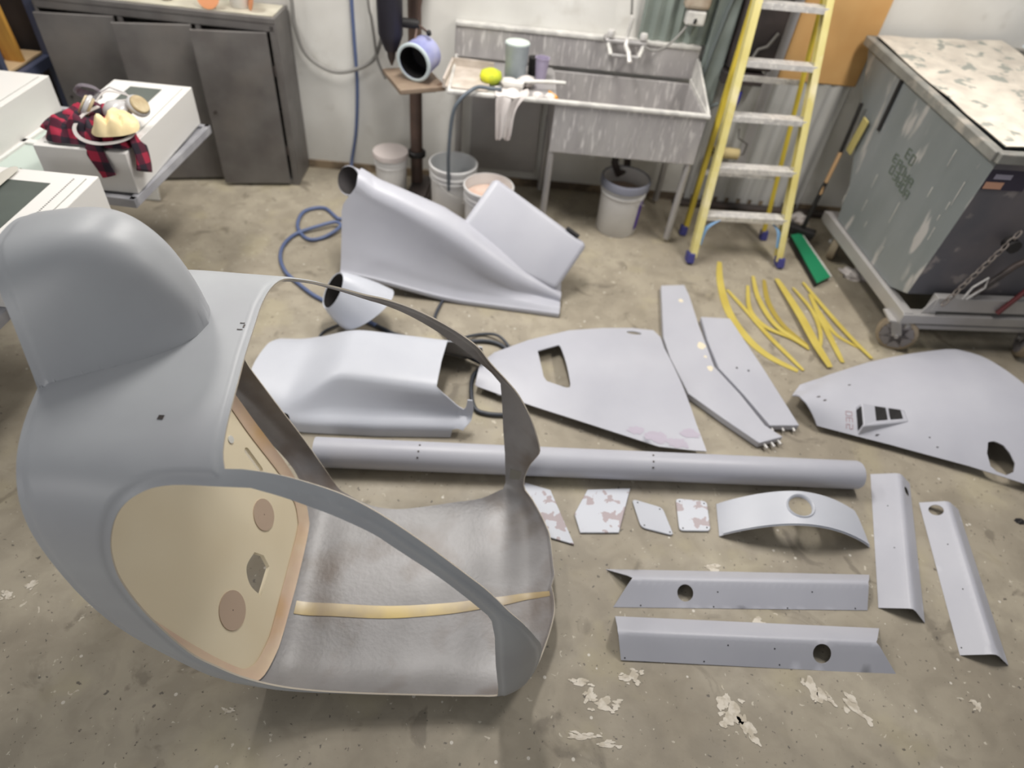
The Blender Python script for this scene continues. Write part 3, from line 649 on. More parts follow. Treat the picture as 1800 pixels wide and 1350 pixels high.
# snout: slanted open tube
c0 = Vector((-1.01, 3.165, .545)); ax = Vector((.86, -.03, -.34)).normalized(); mn = Vector((-.62, -.58, .52)).normalized(); u1 = Vector((0, 1, 0)); u2 = ax.cross(u1).normalized()
RR = []
for k, (s, r) in enumerate(((0, .076), (.03, .077), (.10, .080), (.20, .083), (.30, .07))):
    ring = []
    for j in range(32):
        a = 2*math.pi*j/32; d = (u1*math.cos(a)+u2*math.sin(a))*r
        t0 = -(d.dot(mn))/(ax.dot(mn)); t = t0*max(1-k*.25, 0)+s
        ring.append(c0+ax*t+d)
    RR.append(ring)
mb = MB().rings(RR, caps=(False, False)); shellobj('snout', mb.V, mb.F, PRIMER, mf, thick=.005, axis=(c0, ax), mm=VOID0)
# slab wing
P3, P4, P1, P2 = Vector((.185, 3.02, .10)), Vector((-.40, 3.12, .36)), Vector((-.235, 3.36, .575)), Vector((.335, 3.24, .295))
nrm = (P3-P4).cross(P1-P4).normalized(); nrm = nrm if nrm.z > 0 else -nrm
P4 = P4+(P4-P1)*.25
th = .11
o = obj('slab_wing', [P3, P4, P1, P2]+[p-nrm*th for p in (P3, P4, P1, P2)], [(0, 1, 2, 3), (7, 6, 5, 4), (0, 4, 5, 1), (1, 5, 6, 2), (2, 6, 7, 3), (3, 7, 4, 0)], PRIMER, mf, world=True)
bm = bmesh.new(); bm.from_mesh(o.data); bmesh.ops.recalc_face_normals(bm, faces=bm.faces); bm.to_mesh(o.data); bm.free()
b = o.modifiers.new('bevel', 'BEVEL'); b.width = .035; b.segments = 5
for p in o.data.polygons: p.use_smooth = True
e = (P2-P1).normalized(); q = P1.lerp(P2, .76)-nrm*.012+(P1-P4).normalized()*.003
o2 = MB().bar(q, q+e*.085, .018, .035, upv=nrm).build('wing_slot', BLACK, o, world=True, bevel=.003)
# --- funnel shaped inlet duct standing left of it
fd = thing('inlet_duct', 'small grey funnel duct with a dark open mouth, on the floor before the big fairing', 'duct', (-.85, 2.6, 0))
def ell(c, n, a, b, up=(0, 0, 1), m=32):
    n = Vector(n).normalized(); x = n.cross(Vector(up)).normalized(); y = x.cross(n); c = Vector(c)
    return [c+x*a*math.cos(2*math.pi*k/m)+y*b*math.sin(2*math.pi*k/m) for k in range(m)]
RR = []
A0 = ((-.965, 2.60, .235), (.70, .45, -.55)); A1 = ((-.80, 2.63, .118), (.60, -.02, -.80))
for k, t in enumerate((0, .04, .12, .3, .5, .75, 1)):
    c = Vector(A0[0]).lerp(Vector(A1[0]), t); nn = Vector(A0[1]).lerp(Vector(A1[1]), t)
    RR.append(ell(c, nn, (.072+.075*t**.8), (.104+.068*t**.8)))
RR[0] = [p for p in RR[0]]
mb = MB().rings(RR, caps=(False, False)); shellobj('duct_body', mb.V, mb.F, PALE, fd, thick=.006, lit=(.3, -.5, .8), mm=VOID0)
# ================================================================ hoses
HB = mat('blue_hose', G(88, 102, 138), .4); HK = mat('black_hose', G(56, 60, 68), .4); HG = mat('grey_cable', G(132, 130, 126), .5)
def hose(name, pts, r, m, label, group=None):
    o = MB().tube(spl(pts, 8), r, 10).build(name, m, smooth=180); return props(o, label, 'hose', group)
w_ = lambda s, z, o=-.03: tuple(wp(s, z, o))
hose('air_hose', [w_(-1.235, 1.6), w_(-1.247, 1.1), w_(-1.249, .92), w_(-1.252, .612), w_(-1.283, .306), w_(-1.335, .06), (-1.27, 4.05, .014), (-1.20, 3.75, .013), (-1.237, 3.62, .012), (-1.368, 3.726, .013), (-1.477, 3.654, .013), (-1.463, 3.475, .013), (-1.363, 3.352, .013), (-1.274, 3.386, .013), (-1.20, 3.50, .03), (-1.24, 3.545, .034), (-1.331, 3.479, .03), (-1.445, 3.385, .014), (-1.476, 3.249, .013), (-1.447, 3.114, .013), (-1.376, 2.995, .013), (-1.291, 2.918, .013), (-1.183, 2.833, .013), (-1.117, 2.794, .013), (-1.0, 2.74, .013), (-.76, 2.628, .013)], .0115, HB, 'blue air hose hanging down the wall and coiling on the floor')
hose('floor_hose', [(-.76, 2.628, .012), (-.631, 2.573, .012), (-.476, 2.556, .012), (-.327, 2.571, .012), (-.18, 2.613, .014), (-.09, 2.60, .014), (-.042, 2.548, .012), (-.06, 2.47, .012), (-.16, 2.40, .012), (-.20, 2.33, .012), (-.19, 2.2, .012), (-.158, 2.115, .012), (-.102, 2.095, .012), (-.022, 2.1, .012), (.05, 2.12, .012)], .011, HK, 'thick black hose looping on the floor beside the engine cowl')
hose('floor_hose', [(-.44, 2.98, .01), (-.468, 2.775, .01), (-.437, 2.682, .01), (-.355, 2.575, .026), (-.283, 2.48, .026), (-.187, 2.432, .024), (-.11, 2.39, .03)], .009, HK, 'dark cable running from under the big fairing towards the fin panel')
hose('floor_hose', [(-.325, 2.53, .03), (-.293, 2.591, .03), (-.201, 2.666, .012), (-.105, 2.650, .03), (-.03, 2.57, .014), (-.05, 2.52, .03)], .008, HK, 'thin black loop lying over the thick black hose')
hose('floor_hose', [(-.955, 2.60, .01), (-1.017, 2.53, .01), (-1.02, 2.452, .01), (-.967, 2.40, .01), (-.895, 2.42, .01)], .006, HK, 'short black cable loop at the foot of the funnel duct')
hose('hanging_cable', [w_(-1.60, 1.7, -.06), w_(-1.605, 1.3, -.06), w_(-1.598, 1.076, -.06), w_(-1.599, .952, -.06), w_(-1.566, .808, -.06), w_(-1.487, .731, -.06), w_(-1.383, .695, -.06), w_(-1.273, .713, -.06), w_(-1.16, .768, -.06), w_(-1.103, .842, -.06), w_(-1.06, 1.001, -.06), w_(-1.05, 1.3, -.06)], .012, HG, 'grey cable hanging in a deep loop on the wall')
hose('hanging_cable', [w_(-1.15, 1.5, -.085), w_(-1.138, 1.119, -.085), w_(-1.126, 1.043, -.085), w_(-1.115, .933, -.085), w_(-1.10, .80, -.085), w_(-1.05, .70, -.11)], .009, HG, 'grey cable dropping behind the drill press')
# ================================================================ dark steel cabinet on the left
GUN = mat('gunmetal_paint', G(116, 113, 110), .5, metal=.15, col2=G(98, 94, 92), nscale=5, detail=6, bump=.03, bscale=120, col3=G(124, 118, 112), s3=3, r3=(.5, .8))
VOID = mat('dark_interior', G(24, 22, 22), .9)
cr = R(3.2); cabp = (-1.62, 3.995, 0)
cab = thing('storage_cabinet', 'long dark grey steel cabinet with three doors ajar, against the back wall', 'cabinet', cabp, (0, 0, cr))
mb = MB()
for c, d in (((-.69, .13, 1.025), (1.38, .27, .03)), ((-.0075, .14, .51), (.015, .28, 1.0)), ((-1.37, .14, .51), (.02, .28, 1.0)), ((-.69, .13, .02), (1.36, .26, .04)), ((-.69, .258, .5), (1.36, .01, 1.0)), ((-.69, .004, .99), (1.36, .012, .05)), ((-.02, .004, .5), (.04, .012, 1.0)), ((-.455, .006, .5), (.03, .012, 1.0)), ((-.90, .006, .5), (.03, .012, 1.0))): mb.box(c, d)
mb.build('carcass', GUN, cab, bevel=.003)
MB().box((-.69, .14, .5), (1.34, .2, .02)).build('shelf', VOID, cab)
MB().box((-.69, .13, 1.043), (1.35, .22, .004)).build('top_sheet', mat('dusty_top', G(190, 186, 170), .8, col2=G(168, 162, 146), nscale=8), cab)
for hx, a, lab in ((-.055, 11, 0), (-.49, 14, 0), (-.93, 9, 0)):
    w = .42; ca_, sa_ = math.cos(R(a)), math.sin(R(a))
    P = [Vector((hx, -.002, 0)), Vector((hx-w*ca_, -w*sa_-.002, 0))]; nn = Vector((sa_, -ca_, 0))*.02
    V = []
    for z in (.02, .965):
        V += [P[0]+Vector((0, 0, z)), P[1]+Vector((0, 0, z)), P[1]+nn+Vector((0, 0, z)), P[0]+nn+Vector((0, 0, z))]
    d = obj('door', V, [(3, 2, 1, 0), (4, 5, 6, 7), (0, 1, 5, 4), (1, 2, 6, 5), (2, 3, 7, 6), (3, 0, 4, 7)], GUN, cab, bevel=.003)
    for z in (.25, .75): MB().cyl((hx+.012, -.008, z-.03), (hx+.012, -.008, z+.03), .007, 8).build('hinge', DARKM, d)
    p = P[1]+(P[0]-P[1])*.1+nn; MB().cyl(p+Vector((0, 0, .5)), p+nn*.4+Vector((0, 0, .5)), .008, 10).build('latch', DARKM, d)
# things on the cabinet
ct = 1.042
def disc_on(x, y, r, tilt, az, label):
    c = Vector((x, y, ct+r*math.cos(tilt)+.004)); n = Vector((math.sin(az), -math.cos(az), 0)); 
    n = (n*math.cos(tilt)+Vector((0, 0, 1))*math.sin(tilt)).normalized()
    o = MB().cyl(c-n*.002, c+n*.002, r, 32).build('sanding_disc', mat('sanding_disc_paper', G(216, 150, 108), .8, col2=G(206, 138, 92)), smooth=40)
    return props(o, label, 'sanding disc', 'sanding discs on the cabinet')
disc_on(-2.0, 4.02, .066, R(22), 0, 'round orange sanding disc leaning face-on on the cabinet top')
disc_on(-1.775, 4.08, .066, R(14), R(-58), 'orange sanding disc turned edge-wise beside the white jug')
o = MB().lathe([(.001, 0), (.05, 0), (.055, .01), (.055, .15), (.045, .18), (.025, .2), (.025, .22), (.001, .22)], 24, (-1.862, 4.12, ct)).build('jug', WHITE, smooth=40); props(o, 'white plastic jug on the cabinet top between the orange discs', 'jug')
for k, (x, y, r, h, lab) in enumerate(((-2.45, 4.05, .028, .14, 'small bottle with a yellow label at the left of the cabinet top'), (-2.28, 4.08, .03, .12, 'small dark bottle with yellow base beside the sanding disc'))):
    b = thing('glue_bottle', lab, 'bottle', (x, y, ct), group='bottles on the cabinet')
    MB().lathe([(.001, 0), (r, 0), (r, h), (r*.5, h+.02), (.001, h+.02)], 20).build('bottle_body', DARKM if k else BLACK, b, smooth=40)
    MB().lathe([(r+.0008, .012), (r+.0012, .013), (r+.0012, .05), (r+.0008, .051)], 20, caps=(False, False)).build('label_band', mat('yellow_label%d' % k, G(226, 206, 70), .5), b, smooth=40)
# ================================================================ lumber rack far left
rk = thing('lumber_rack', 'blue grey steel rack holding upright yellow boards, in the far left corner', 'rack', (-3.50, 3.84, 0), (0, 0, R(4)))
BLU = mat('blue_grey_steel', G(70, 76, 98), .5)
for x, y in ((.38, -.25), (-.5, -.25), (.38, .2), (-.5, .2)): MB().box((x, y, .85), (.04, .04, 1.7)).build('post', BLU, rk)
mb = MB(); 
for z in (.62, .12): mb.box((-.06, -.25, z), (.92, .04, .06)); mb.box((-.06, .2, z), (.92, .04, .06)); mb.box((.38, -.02, z), (.04, .45, .06))
mb.build('shelf_rail', BLU, rk)
OCH = mat('ochre_board', G(196, 148, 66), .6, col2=G(168, 112, 48), nscale=3, stretch=(4, 4, .5))
for k in range(5):
    o = MB().box((-.20+.125*k, -.03+.02*(k % 2), 1.13), (.10, .03, .95), (R(5), R(1), 0)).build('board', OCH); 
    o.location = o.location+Vector((-3.50, 3.86, 0)); props(o, ['leftmost ochre board standing in the rack', 'second ochre board from the left in the rack', 'middle ochre board standing in the rack', 'fourth ochre board from the left in the rack', 'rightmost ochre board standing in the rack, next to the cabinet'][k], 'board', 'boards in the rack')
o = MB().box((-3.55, 3.83, .657), (.8, .40, .012), (0, 0, R(4))).build('shelf_board', mat('plywood_shelf', G(190, 164, 128), .7)); props(o, 'pale plywood board lying flat on the rack rails', 'board')
DB = mat('dark_backing', G(58, 50, 46), .8, col2=G(44, 38, 36), nscale=4)
o = MB().box((-3.75, 4.105, .5), (1.3, .012, 1.0), (0, 0, R(4.2))).build('dark_panel', DB); props(o, 'dark brown board standing behind the ochre rack by the wall', 'board')
o.location.y += -.02
# ================================================================ drill press
dp = thing('drill_press', 'old floor-standing drill press with a rusty square table, beside the sink', 'drill press', (-.83, 4.12, 0))
RUST = mat('rusty_iron', G(86, 72, 66), .55, metal=.35, col2=G(108, 88, 78), nscale=8); TBL = mat('worn_table', G(146, 128, 110), .5, metal=.15, col2=G(116, 98, 82), nscale=6, col3=G(92, 66, 46), s3=9, r3=(.60, .64))
MB().box((.035, -.07, .03), (.16, .40, .05)).box((.03, -.05, .065), (.13, .30, .03)).build('base', DARKM, dp, bevel=.01)
MB().tube([(0, 0, .06), (0, 0, 1.75)], .040, 24).build('column', RUST, dp, smooth=40)
MB().lathe([(.042, .26), (.062, .265), (.062, .29), (.05, .30), (.042, .30)], 24, caps=(False, False)).build('column_collar', BLACK, dp, smooth=40)
MB().lathe([(.041, .74), (.062, .75), (.062, .84), (.041, .85)], 24, caps=(False, False)).add(*(lambda m: (m.V, m.F))(MB().box((.01, -.11, .80), (.09, .18, .06)))).build('table_bracket', RUST, dp, smooth=40)
tcs = [Vector((-.992, 3.947, 0)), Vector((-.826, 3.662, 0)), Vector((-.590, 3.80, 0)), Vector((-.752, 4.075, 0))]
cT = sum(tcs, Vector())/4
V = [p+Vector((0, 0, z)) for z in (.83, .86) for p in tcs]
tb_ = obj('table', V, [(3, 2, 1, 0), (4, 5, 6, 7), (0, 1, 5, 4), (1, 2, 6, 5), (2, 3, 7, 6), (3, 0, 4, 7)], TBL, dp, world=True, bevel=.006)
bm = bmesh.new(); bm.from_mesh(tb_.data); bmesh.ops.recalc_face_normals(bm, faces=bm.faces); bm.to_mesh(tb_.data); bm.free()
MB().box((0, 0, -.0), (.2, .2, .02), (0, 0, R(30))).build('table_rib', DARKM, tb_)
bpy.data.objects['table_rib'].parent = dp; bpy.data.objects['table_rib'].location = (cT.x+.83, cT.y-4.12, .815)
MB().box((-.0, -.06, 1.56), (.17, .40, .30)).build('head', DARKM, dp, bevel=.02)
RED = mat('faded_red', G(150, 60, 56), .5)
MB().box((-.115, -.20, 1.32), (.03, .05, .16)).build('red_guard', RED, dp, bevel=.005)
MB().tube([(-.10, -.19, 1.46), (-.10, -.19, 1.06), (-.10, -.19, 1.01), (-.10, -.19, .97)], .05, 20, rad=[.075, .070, .052, .034]).build('quill', mat('dark_blue_steel', G(44, 42, 52), .45, metal=.3), dp, smooth=40)
MB().tube([(-.10, -.19, .975), (-.10, -.19, .93), (-.10, -.19, .89)], .02, 12, rad=[.026, .022, .005]).build('chuck', DARKM, dp, smooth=40)
MB().cyl((-.03, -.17, 1.12), (.06, -.17, 1.12), .026, 14).build('feed_hub', BLACK, dp, smooth=40)
for e in ((.09, -.20, 1.32), (.125, -.23, 1.10), (.045, -.25, 1.03)):
    MB().tube([(.05, -.17, 1.12), e], .007, 8).build('feed_handle', RUST, dp, smooth=60)
    d_ = Vector(e)-Vector((.075, -.17, 1.10)); MB().lathe([(.001, -.018), (.013, -.01), (.015, 0), (.013, .01), (.001, .018)], 12, e).build('handle_knob', BLACK, dp, smooth=60)
# blue bucket lying on its side
bk = thing('paint_can', 'blue can lying on the drill press table, its black mouth facing out', 'can', (-.752, 3.88, .861))
c0 = Vector((-.775, 3.80, .965)); ax = Vector((.30, .93, .10)).normalized(); u1 = ax.orthogonal().normalized(); u2 = ax.cross(u1)
def ring(c, r, m=32): return [c+u1*r*math.cos(2*math.pi*k/m)+u2*r*math.sin(2*math.pi*k/m) for k in range(m)]
MB().rings([ring(c0, .092), ring(c0, .103), ring(c0+ax*.012, .104), ring(c0+ax*.02, .099), ring(c0+ax*.15, .094), ring(c0+ax*.16, .08), ring(c0+ax*.15, .07), ring(c0+ax*.148, .088), ring(c0+ax*.02, .091)], caps=(False, False), closed=True).build('can_wall', mat('blue_can', G(112, 118, 178), .4, col2=G(176, 178, 206), nscale=4), bk, world=True, smooth=50)
MB().rings([ring(c0+ax*.14, .088), ring(c0+ax*.145, .088)]).build('can_bottom', BLACK, bk, world=True)
MB().rings([ring(c0+ax*.006, .0915), ring(c0+ax*.135, .087), ring(c0+ax*.137, .087), ring(c0+ax*.008, .0905)], caps=(False, False)).build('can_lining', BLACK, bk, world=True, smooth=50)
MB().rings([ring(c0-ax*.004, .087), ring(c0-ax*.008, .096), ring(c0-ax*.002, .106), ring(c0+ax*.008, .104)], caps=(False, False)).build('can_rim', mat('pale_rim', G(200, 212, 214), .4), bk, world=True, smooth=60)
# ================================================================ sink unit
GALV = mat('splattered_steel', G(182, 179, 177), .42, metal=.2, col2=G(164, 160, 160), nscale=4, col3=G(214, 211, 208), s3=16, r3=(.55, .68), stretch=(3.0, 3.0, .55), bump=.05)
GALV2 = mat('grey_steel', G(160, 157, 156), .4, metal=.25, col2=G(176, 174, 172), nscale=3)
RIMM = mat('paint_crusted_rim', G(184, 182, 178), .5, col2=G(208, 206, 200), nscale=14, ramp=(.4, .6))
sk = thing('utility_sink', 'wide paint-spattered steel sink with drainboard and tall backsplash on the back wall', 'sink', tuple(wp(.13, 0, -.33)), (0, 0, R(4.2)))
def sb_(s0, s1, z0, z1, o0, o1, name, m, mbx=None, **k):
    return wbox(MB(), s0, s1, z0, z1, o0, o1).build(name, m, sk, world=True, **k)
mb = MB()
for a in ((-.0, .885, .56, .845, -.625, -.61), (-.0, .885, .56, .845, -.09, -.075), (.0, .012, .56, .845, -.61, -.09), (.873, .885, .56, .845, -.61, -.09), (0, .885, .56, .57, -.61, -.09)): wbox(mb, *a)
mb.build('basin', GALV, sk, world=True, bevel=.004)
sb_(-.61, 0, .835, .85, -.60, -.06, 'drainboard', GALV2, bevel=.003)
mb = MB()
for a in ((-.62, .90, .845, .87, -.64, -.605), (-.62, -.60, .84, .875, -.62, -.05), (.88, .90, .84, .87, -.62, -.05)): wbox(mb, *a)
mb.build('rolled_rim', RIMM, sk, world=True, bevel=.008)
sb_(-.62, .90, .86, 1.045, -.055, -.035, 'backsplash', GALV, bevel=.004)
sb_(-.62, .90, 1.035, 1.06, -.065, -.005, 'splash_cap', RIMM, bevel=.006)
P = [wp(s, z, o_) for s in (.888, .90) for o_, z in ((-.62, .86), (-.06, .86), (-.06, .99), (-.12, .99), (-.58, .875))]
obj('side_splash', P, [(0, 1, 2, 3, 4), (9, 8, 7, 6, 5)]+[(i, 5+i, 5+(i+1) % 5, (i+1) % 5) for i in range(5)], RIMM, sk, world=True)
for s, o_ in ((.015, -.60), (.86, -.60), (.86, -.09), (.015, -.09), (-.58, -.09)):
    MB().tube([wp(s, .56 if s > 0 else .84, o_), wp(s, .03, o_)], .021, 12).build('leg', GALV2, sk, world=True, smooth=50)
MB().tube([wp(.46, .56, -.35), wp(.46, .40, -.35), wp(.5, .33, -.35), wp(.56, .33, -.3), wp(.56, .44, -.2), wp(.56, .44, -.02)], .024, 12).build('drain_pipe', DARKM, sk, world=True, smooth=60)
o = wbox(MB(), -.50, -.04, .12, .80, -.03, -.013).build('drainboard_shadow_sheet', GALV2); props(o, 'plain grey sheet standing in for the wall shadow below the drainboard', 'panel')  # added sheet, its grey imitates the wall shadow under the drainboard
STREAK = WHITE
rr = random.Random(3)
for k in range(60):
    s = rr.uniform(.02, .87); z1 = rr.uniform(.66, .84); l = rr.uniform(.03, .14); w = rr.uniform(.001, .0035); dx = l*-.06
    obj('paint_run', [wp(s, z1, -.6262), wp(s+w, z1, -.6262), wp(s+w*.7+dx, z1-l, -.6262), wp(s+w*.2+dx, z1-l, -.6262)], [(0, 1, 2, 3)], RIMM, sk, world=True)
# faucet on the wall
fc = thing('wall_faucet', 'paint-crusted wall faucet over the sink basin', 'faucet', tuple(wp(.42, .95, -.08)))
def wt(name, pts, r, m, par, n=12, rad=None): return MB().tube([wp(*p) for p in pts], r, n, rad=rad).build(name, m, par, world=True, smooth=60)
wt('faucet_body', [(.30, 1.06, -.06), (.30, 1.06, -.12), (.54, 1.06, -.12), (.54, 1.06, -.06)], .017, GALV2, fc)
wt('spout', [(.42, 1.08, -.12), (.42, 1.04, -.14), (.43, 1.03, -.22), (.44, .99, -.26)], .014, ALU, fc)
wt('mixer_bridge', [(.33, 1.0, -.19), (.50, 1.0, -.19)], .011, GALV2, fc); wt('riser', [(.31, 1.05, -.12), (.33, 1.0, -.19)], .012, RIMM, fc); wt('riser', [(.53, 1.05, -.12), (.50, 1.0, -.19)], .012, RIMM, fc)
for s in (.32, .52):
    c = wp(s, 1.10, -.12); MB().lathe([(.001, -.02), (.02, -.02), (.026, 0), (.02, .018), (.001, .02)], 14, c).build('tap_handle', ALU, fc, world=True, smooth=50)
wt('vacuum_breaker', [(.42, 1.09, -.12), (.43, 1.2, -.12)], .012, RIMM, fc)
hose('spray_hose', [tuple(wp(.53, 1.05, -.14)), tuple(wp(.60, 1.04, -.16)), tuple(wp(.68, 1.08, -.14)), tuple(wp(.76, 1.17, -.10)), tuple(wp(.80, 1.28, -.07)), tuple(wp(.82, 1.6, -.05))], .007, HG, 'thin grey hose rising from the faucet along the wall')
hose('drop_chain', [tuple(wp(.41, 1.8, -.10)), tuple(wp(.40, 1.4, -.10)), tuple(wp(.42, 1.21, -.11))], .008, HG, 'thin stained pipe dropping to the faucet from above')
ds = thing('soap_dispenser', 'grimy white wall dispenser with a brown stained cover, above the sink end', 'dispenser', tuple(wp(.79, 1.2, -.08)))
wbox(MB(), .72, .87, 1.27, 1.50, -.13, -.05).build('dispenser_case', mat('stained_case', G(176, 164, 148), .5, col2=G(132, 112, 92), nscale=9), ds, world=True, bevel=.02)
wbox(MB(), .745, .86, 1.185, 1.265, -.125, -.06).build('push_bar', RIMM, ds, world=True, bevel=.012)
wt('nozzle', [(.80, 1.20, -.128), (.80, 1.225, -.135)], .008, BLACK, ds)
# hanging green-grey sheet right of the sink
SHEETM = mat('grey_green_sheet', G(120, 128, 122), .45, col2=G(142, 152, 144), nscale=3, col3=G(96, 100, 96), s3=4, r3=(.5, .7))
V = []; F = []; m_ = 40
for i in range(m_+1):
    s = .50+.60*i/m_; o_ = -.02-.012*(1+math.sin(i*2*math.pi/5)); V += [wp(s, 1.062, o_), wp(s, 2.2, o_)]
for i in range(m_): F.append((2*i, 2*i+2, 2*i+3, 2*i+1))
o = obj('corrugated_sheet', V, F, SHEETM, smooth=180, thick=.003); props(o, 'ribbed grey-green sheet on the wall behind the dispenser and faucet', 'sheet')
o = wbox(MB(), .93, 1.07, .45, 2.0, -.06, -.02).build('wall_post', mat('grey_green_post', G(136, 146, 140), .5, col2=G(150, 160, 156)), bevel=.01); props(o, 'grey-green upright board between the sink and the ladder', 'board')
hose('garden_hose', [tuple(wp(1.0, 1.9, -.09)), tuple(wp(1.0, 1.4, -.09)), tuple(wp(.985, 1.25, -.09)), tuple(wp(.96, 1.0, -.09)), tuple(wp(.95, .8, -.09)), tuple(wp(1.0, .70, -.09)), tuple(wp(1.1, .74, -.08))], .013, mat('grey_green_hose', G(104, 112, 112), .5), 'grey hose hanging beside the upright board right of the sink')
# things on the drainboard
def rag(name, pts, m, label, cat, th=.004, group=None, sub=2, parent=None, rough=0):
    """a folded cloth: grid of control rows"""
    n = len(pts[0]); V = [Vector(p) for r in pts for p in r]; F = [(i*n+j, i*n+j+1, (i+1)*n+j+1, (i+1)*n+j) for i in range(len(pts)-1) for j in range(n-1)]
    o = obj(name, V, F, m, parent, world=parent is not None, smooth=180, thick=th, offset=0); s = o.modifiers.new('s', 'SUBSURF'); s.levels = s.render_levels = sub
    o.modifiers.move(1, 0)
    if label: props(o, label, cat, group)
    return o
LINEN = mat('white_rag', G(216, 210, 206), .85, col2=G(200, 192, 188), nscale=10)
rows = []
prof = [(-.36, .862, -.50), (-.355, .872, -.56), (-.35, .875, -.62), (-.345, .868, -.652), (-.34, .80, -.66), (-.335, .72, -.662), (-.33, .655, -.66), (-.328, .615, -.66)]
for i, (s, z, o_) in enumerate(prof):
    row = []
    for j in range(9):
        t = j/8; wd = .20 if i < 3 else .16-.012*(i-3); zz = z-(.03*abs(math.sin(t*9)) if i > 5 else 0)+(.05*sstep(.45, .6, t)-.0*t if i == 7 else 0)
        if i == 7: zz = .615+(.06 if .40 < t < .6 else 0)+(.02 if t > .9 else 0)
        row.append(wp(s+wd*t*(1 if i < 4 else .75)-.0, max(zz, .57)+(.012*math.sin(t*14+i) if i < 3 else 0), o_-.012*math.sin(t*11+i*.4)*(1 if i >= 3 else 0)))
    rows.append(row)
rag('cleaning_rag', rows, LINEN, 'off-white cloth draped over the drainboard edge with two hanging tails', 'cloth')
def onb(px, py, z=.853): return px, py, z
pc = thing('plastic_pitcher', 'tall cloudy blue-grey plastic pitcher at the back of the drainboard', 'pitcher', (-.215, 4.05, .852))
MB().lathe([(.001, 0), (.058, 0), (.062, .01), (.070, .20), (.074, .205), (.068, .205), (.058, .012), (.001, .01)], 28).build('pitcher_body', mat('cloudy_plastic', G(168, 178, 184), .4, col2=G(142, 152, 158), nscale=6), pc, smooth=50)
MB().lathe([(.001, .206), (.070, .206), (.070, .212), (.001, .214)], 28).build('pitcher_lid', mat('pale_green_lid', G(196, 206, 198), .5), pc, smooth=50)
o = MB().lathe([(.001, 0), (.032, 0), (.042, .12), (.045, .122), (.040, .122), (.03, .006), (.001, .005)], 24, (-.062, 4.12, .852)).build('plastic_cup', mat('lilac_cup', G(168, 158, 182), .4), smooth=50); props(o, 'lilac plastic cup beside the tall pitcher', 'cup')
o = MB().lathe([(.001, 0), (.03, 0), (.034, .1), (.001, .1)], 20, (-.115, 4.18, .852)).build('paint_tin', BLACK, smooth=50); props(o, 'small black tin between the pitcher and the lilac cup', 'tin')
o = MB().lathe([(.001, 0), (.05, .004), (.066, .03), (.06, .06), (.03, .075), (.001, .078)], 20, (-.35, 3.96, .852)).build('scrub_sponge', mat('yellow_sponge', G(222, 220, 40), .8, col2=G(168, 186, 58), nscale=14, bump=.4, bscale=120), smooth=60); props(o, 'bright yellow round sponge on the drainboard', 'sponge')
br_ = thing('wash_brush', 'white-handled scrub brush lying across the drainboard', 'brush', (-.05, 3.93, .853))
MB().tube([(-.12, -.02, .045), (-.04, -.01, .05), (.05, .01, .052), (.14, .03, .048)], .011, 10).build('brush_handle', WHITE, br_, smooth=60)
MB().box((-.16, -.03, .035), (.12, .06, .03)).build('brush_head', WHITE, br_, bevel=.008); MB().box((-.16, -.03, .012), (.11, .05, .022)).build('bristles', RIMM, br_)
o = MB().tube([(.0, 3.90, .866), (.03, 3.84, .866), (.05, 3.80, .868)], .010, 10, rad=[.006, .012, .010]).build('scraper_handle', mat('orange_plastic', G(224, 156, 60), .5), smooth=60); props(o, 'short orange tool handle at the front of the drainboard', 'tool')
for k, (x, y, s) in enumerate(((-.06, 3.80, .030), (.01, 3.82, .025), (-.14, 3.97, .045), (-.24, 3.93, .04))):
    mb = MB(); rr = random.Random(k); RR = []
    for i in range(5):
        a = math.pi*i/4; RR.append([Vector((x+s*max(math.sin(a), .05)*math.cos(t)*(1+.4*rr.random()), y+s*max(math.sin(a), .05)*math.sin(t)*(1+.4*rr.random()), .853+s*.7*(1-math.cos(a))*.9)) for t in [2*math.pi*q/9 for q in range(9)]])
    o = mb.rings(RR).build('crumpled_tissue', LINEN, smooth=20); props(o, ['crumpled white tissue by the orange handle', 'smaller crumpled tissue at the basin edge', 'larger white tissue wad beside the brush', 'cream tissue wad between sponge and brush'][k], 'tissue', 'tissues on the drainboard')
ti = thing('wooden_tray', 'weathered white tray frame standing at the left end of the drainboard', 'tray', (-.50, 3.93, .853))
WTH = mat('weathered_white', G(202, 192, 182), .7, col2=G(176, 164, 152), nscale=10)
MB().box((.02, .03, .006), (.26, .34, .01)).build('tray_base', WTH, ti); MB().box((-.10, .03, .03), (.014, .36, .05)).build('tray_side', WTH, ti); MB().box((.02, .20, .03), (.26, .014, .05)).build('tray_side', WTH, ti)
hose('rinse_hose', [(-.27, 3.79, .885), (-.32, 3.77, .888), (-.39, 3.755, .895), (-.435, 3.70, .89), (-.50, 3.665, .83), (-.53, 3.66, .74), (-.545, 3.665, .55), (-.55, 3.70, .40), (-.55, 3.75, .22), (-.54, 3.80, .10)], .011, mat('slate_hose', G(92, 100, 108), .45), 'slate grey hose falling from the drainboard into an open pail')
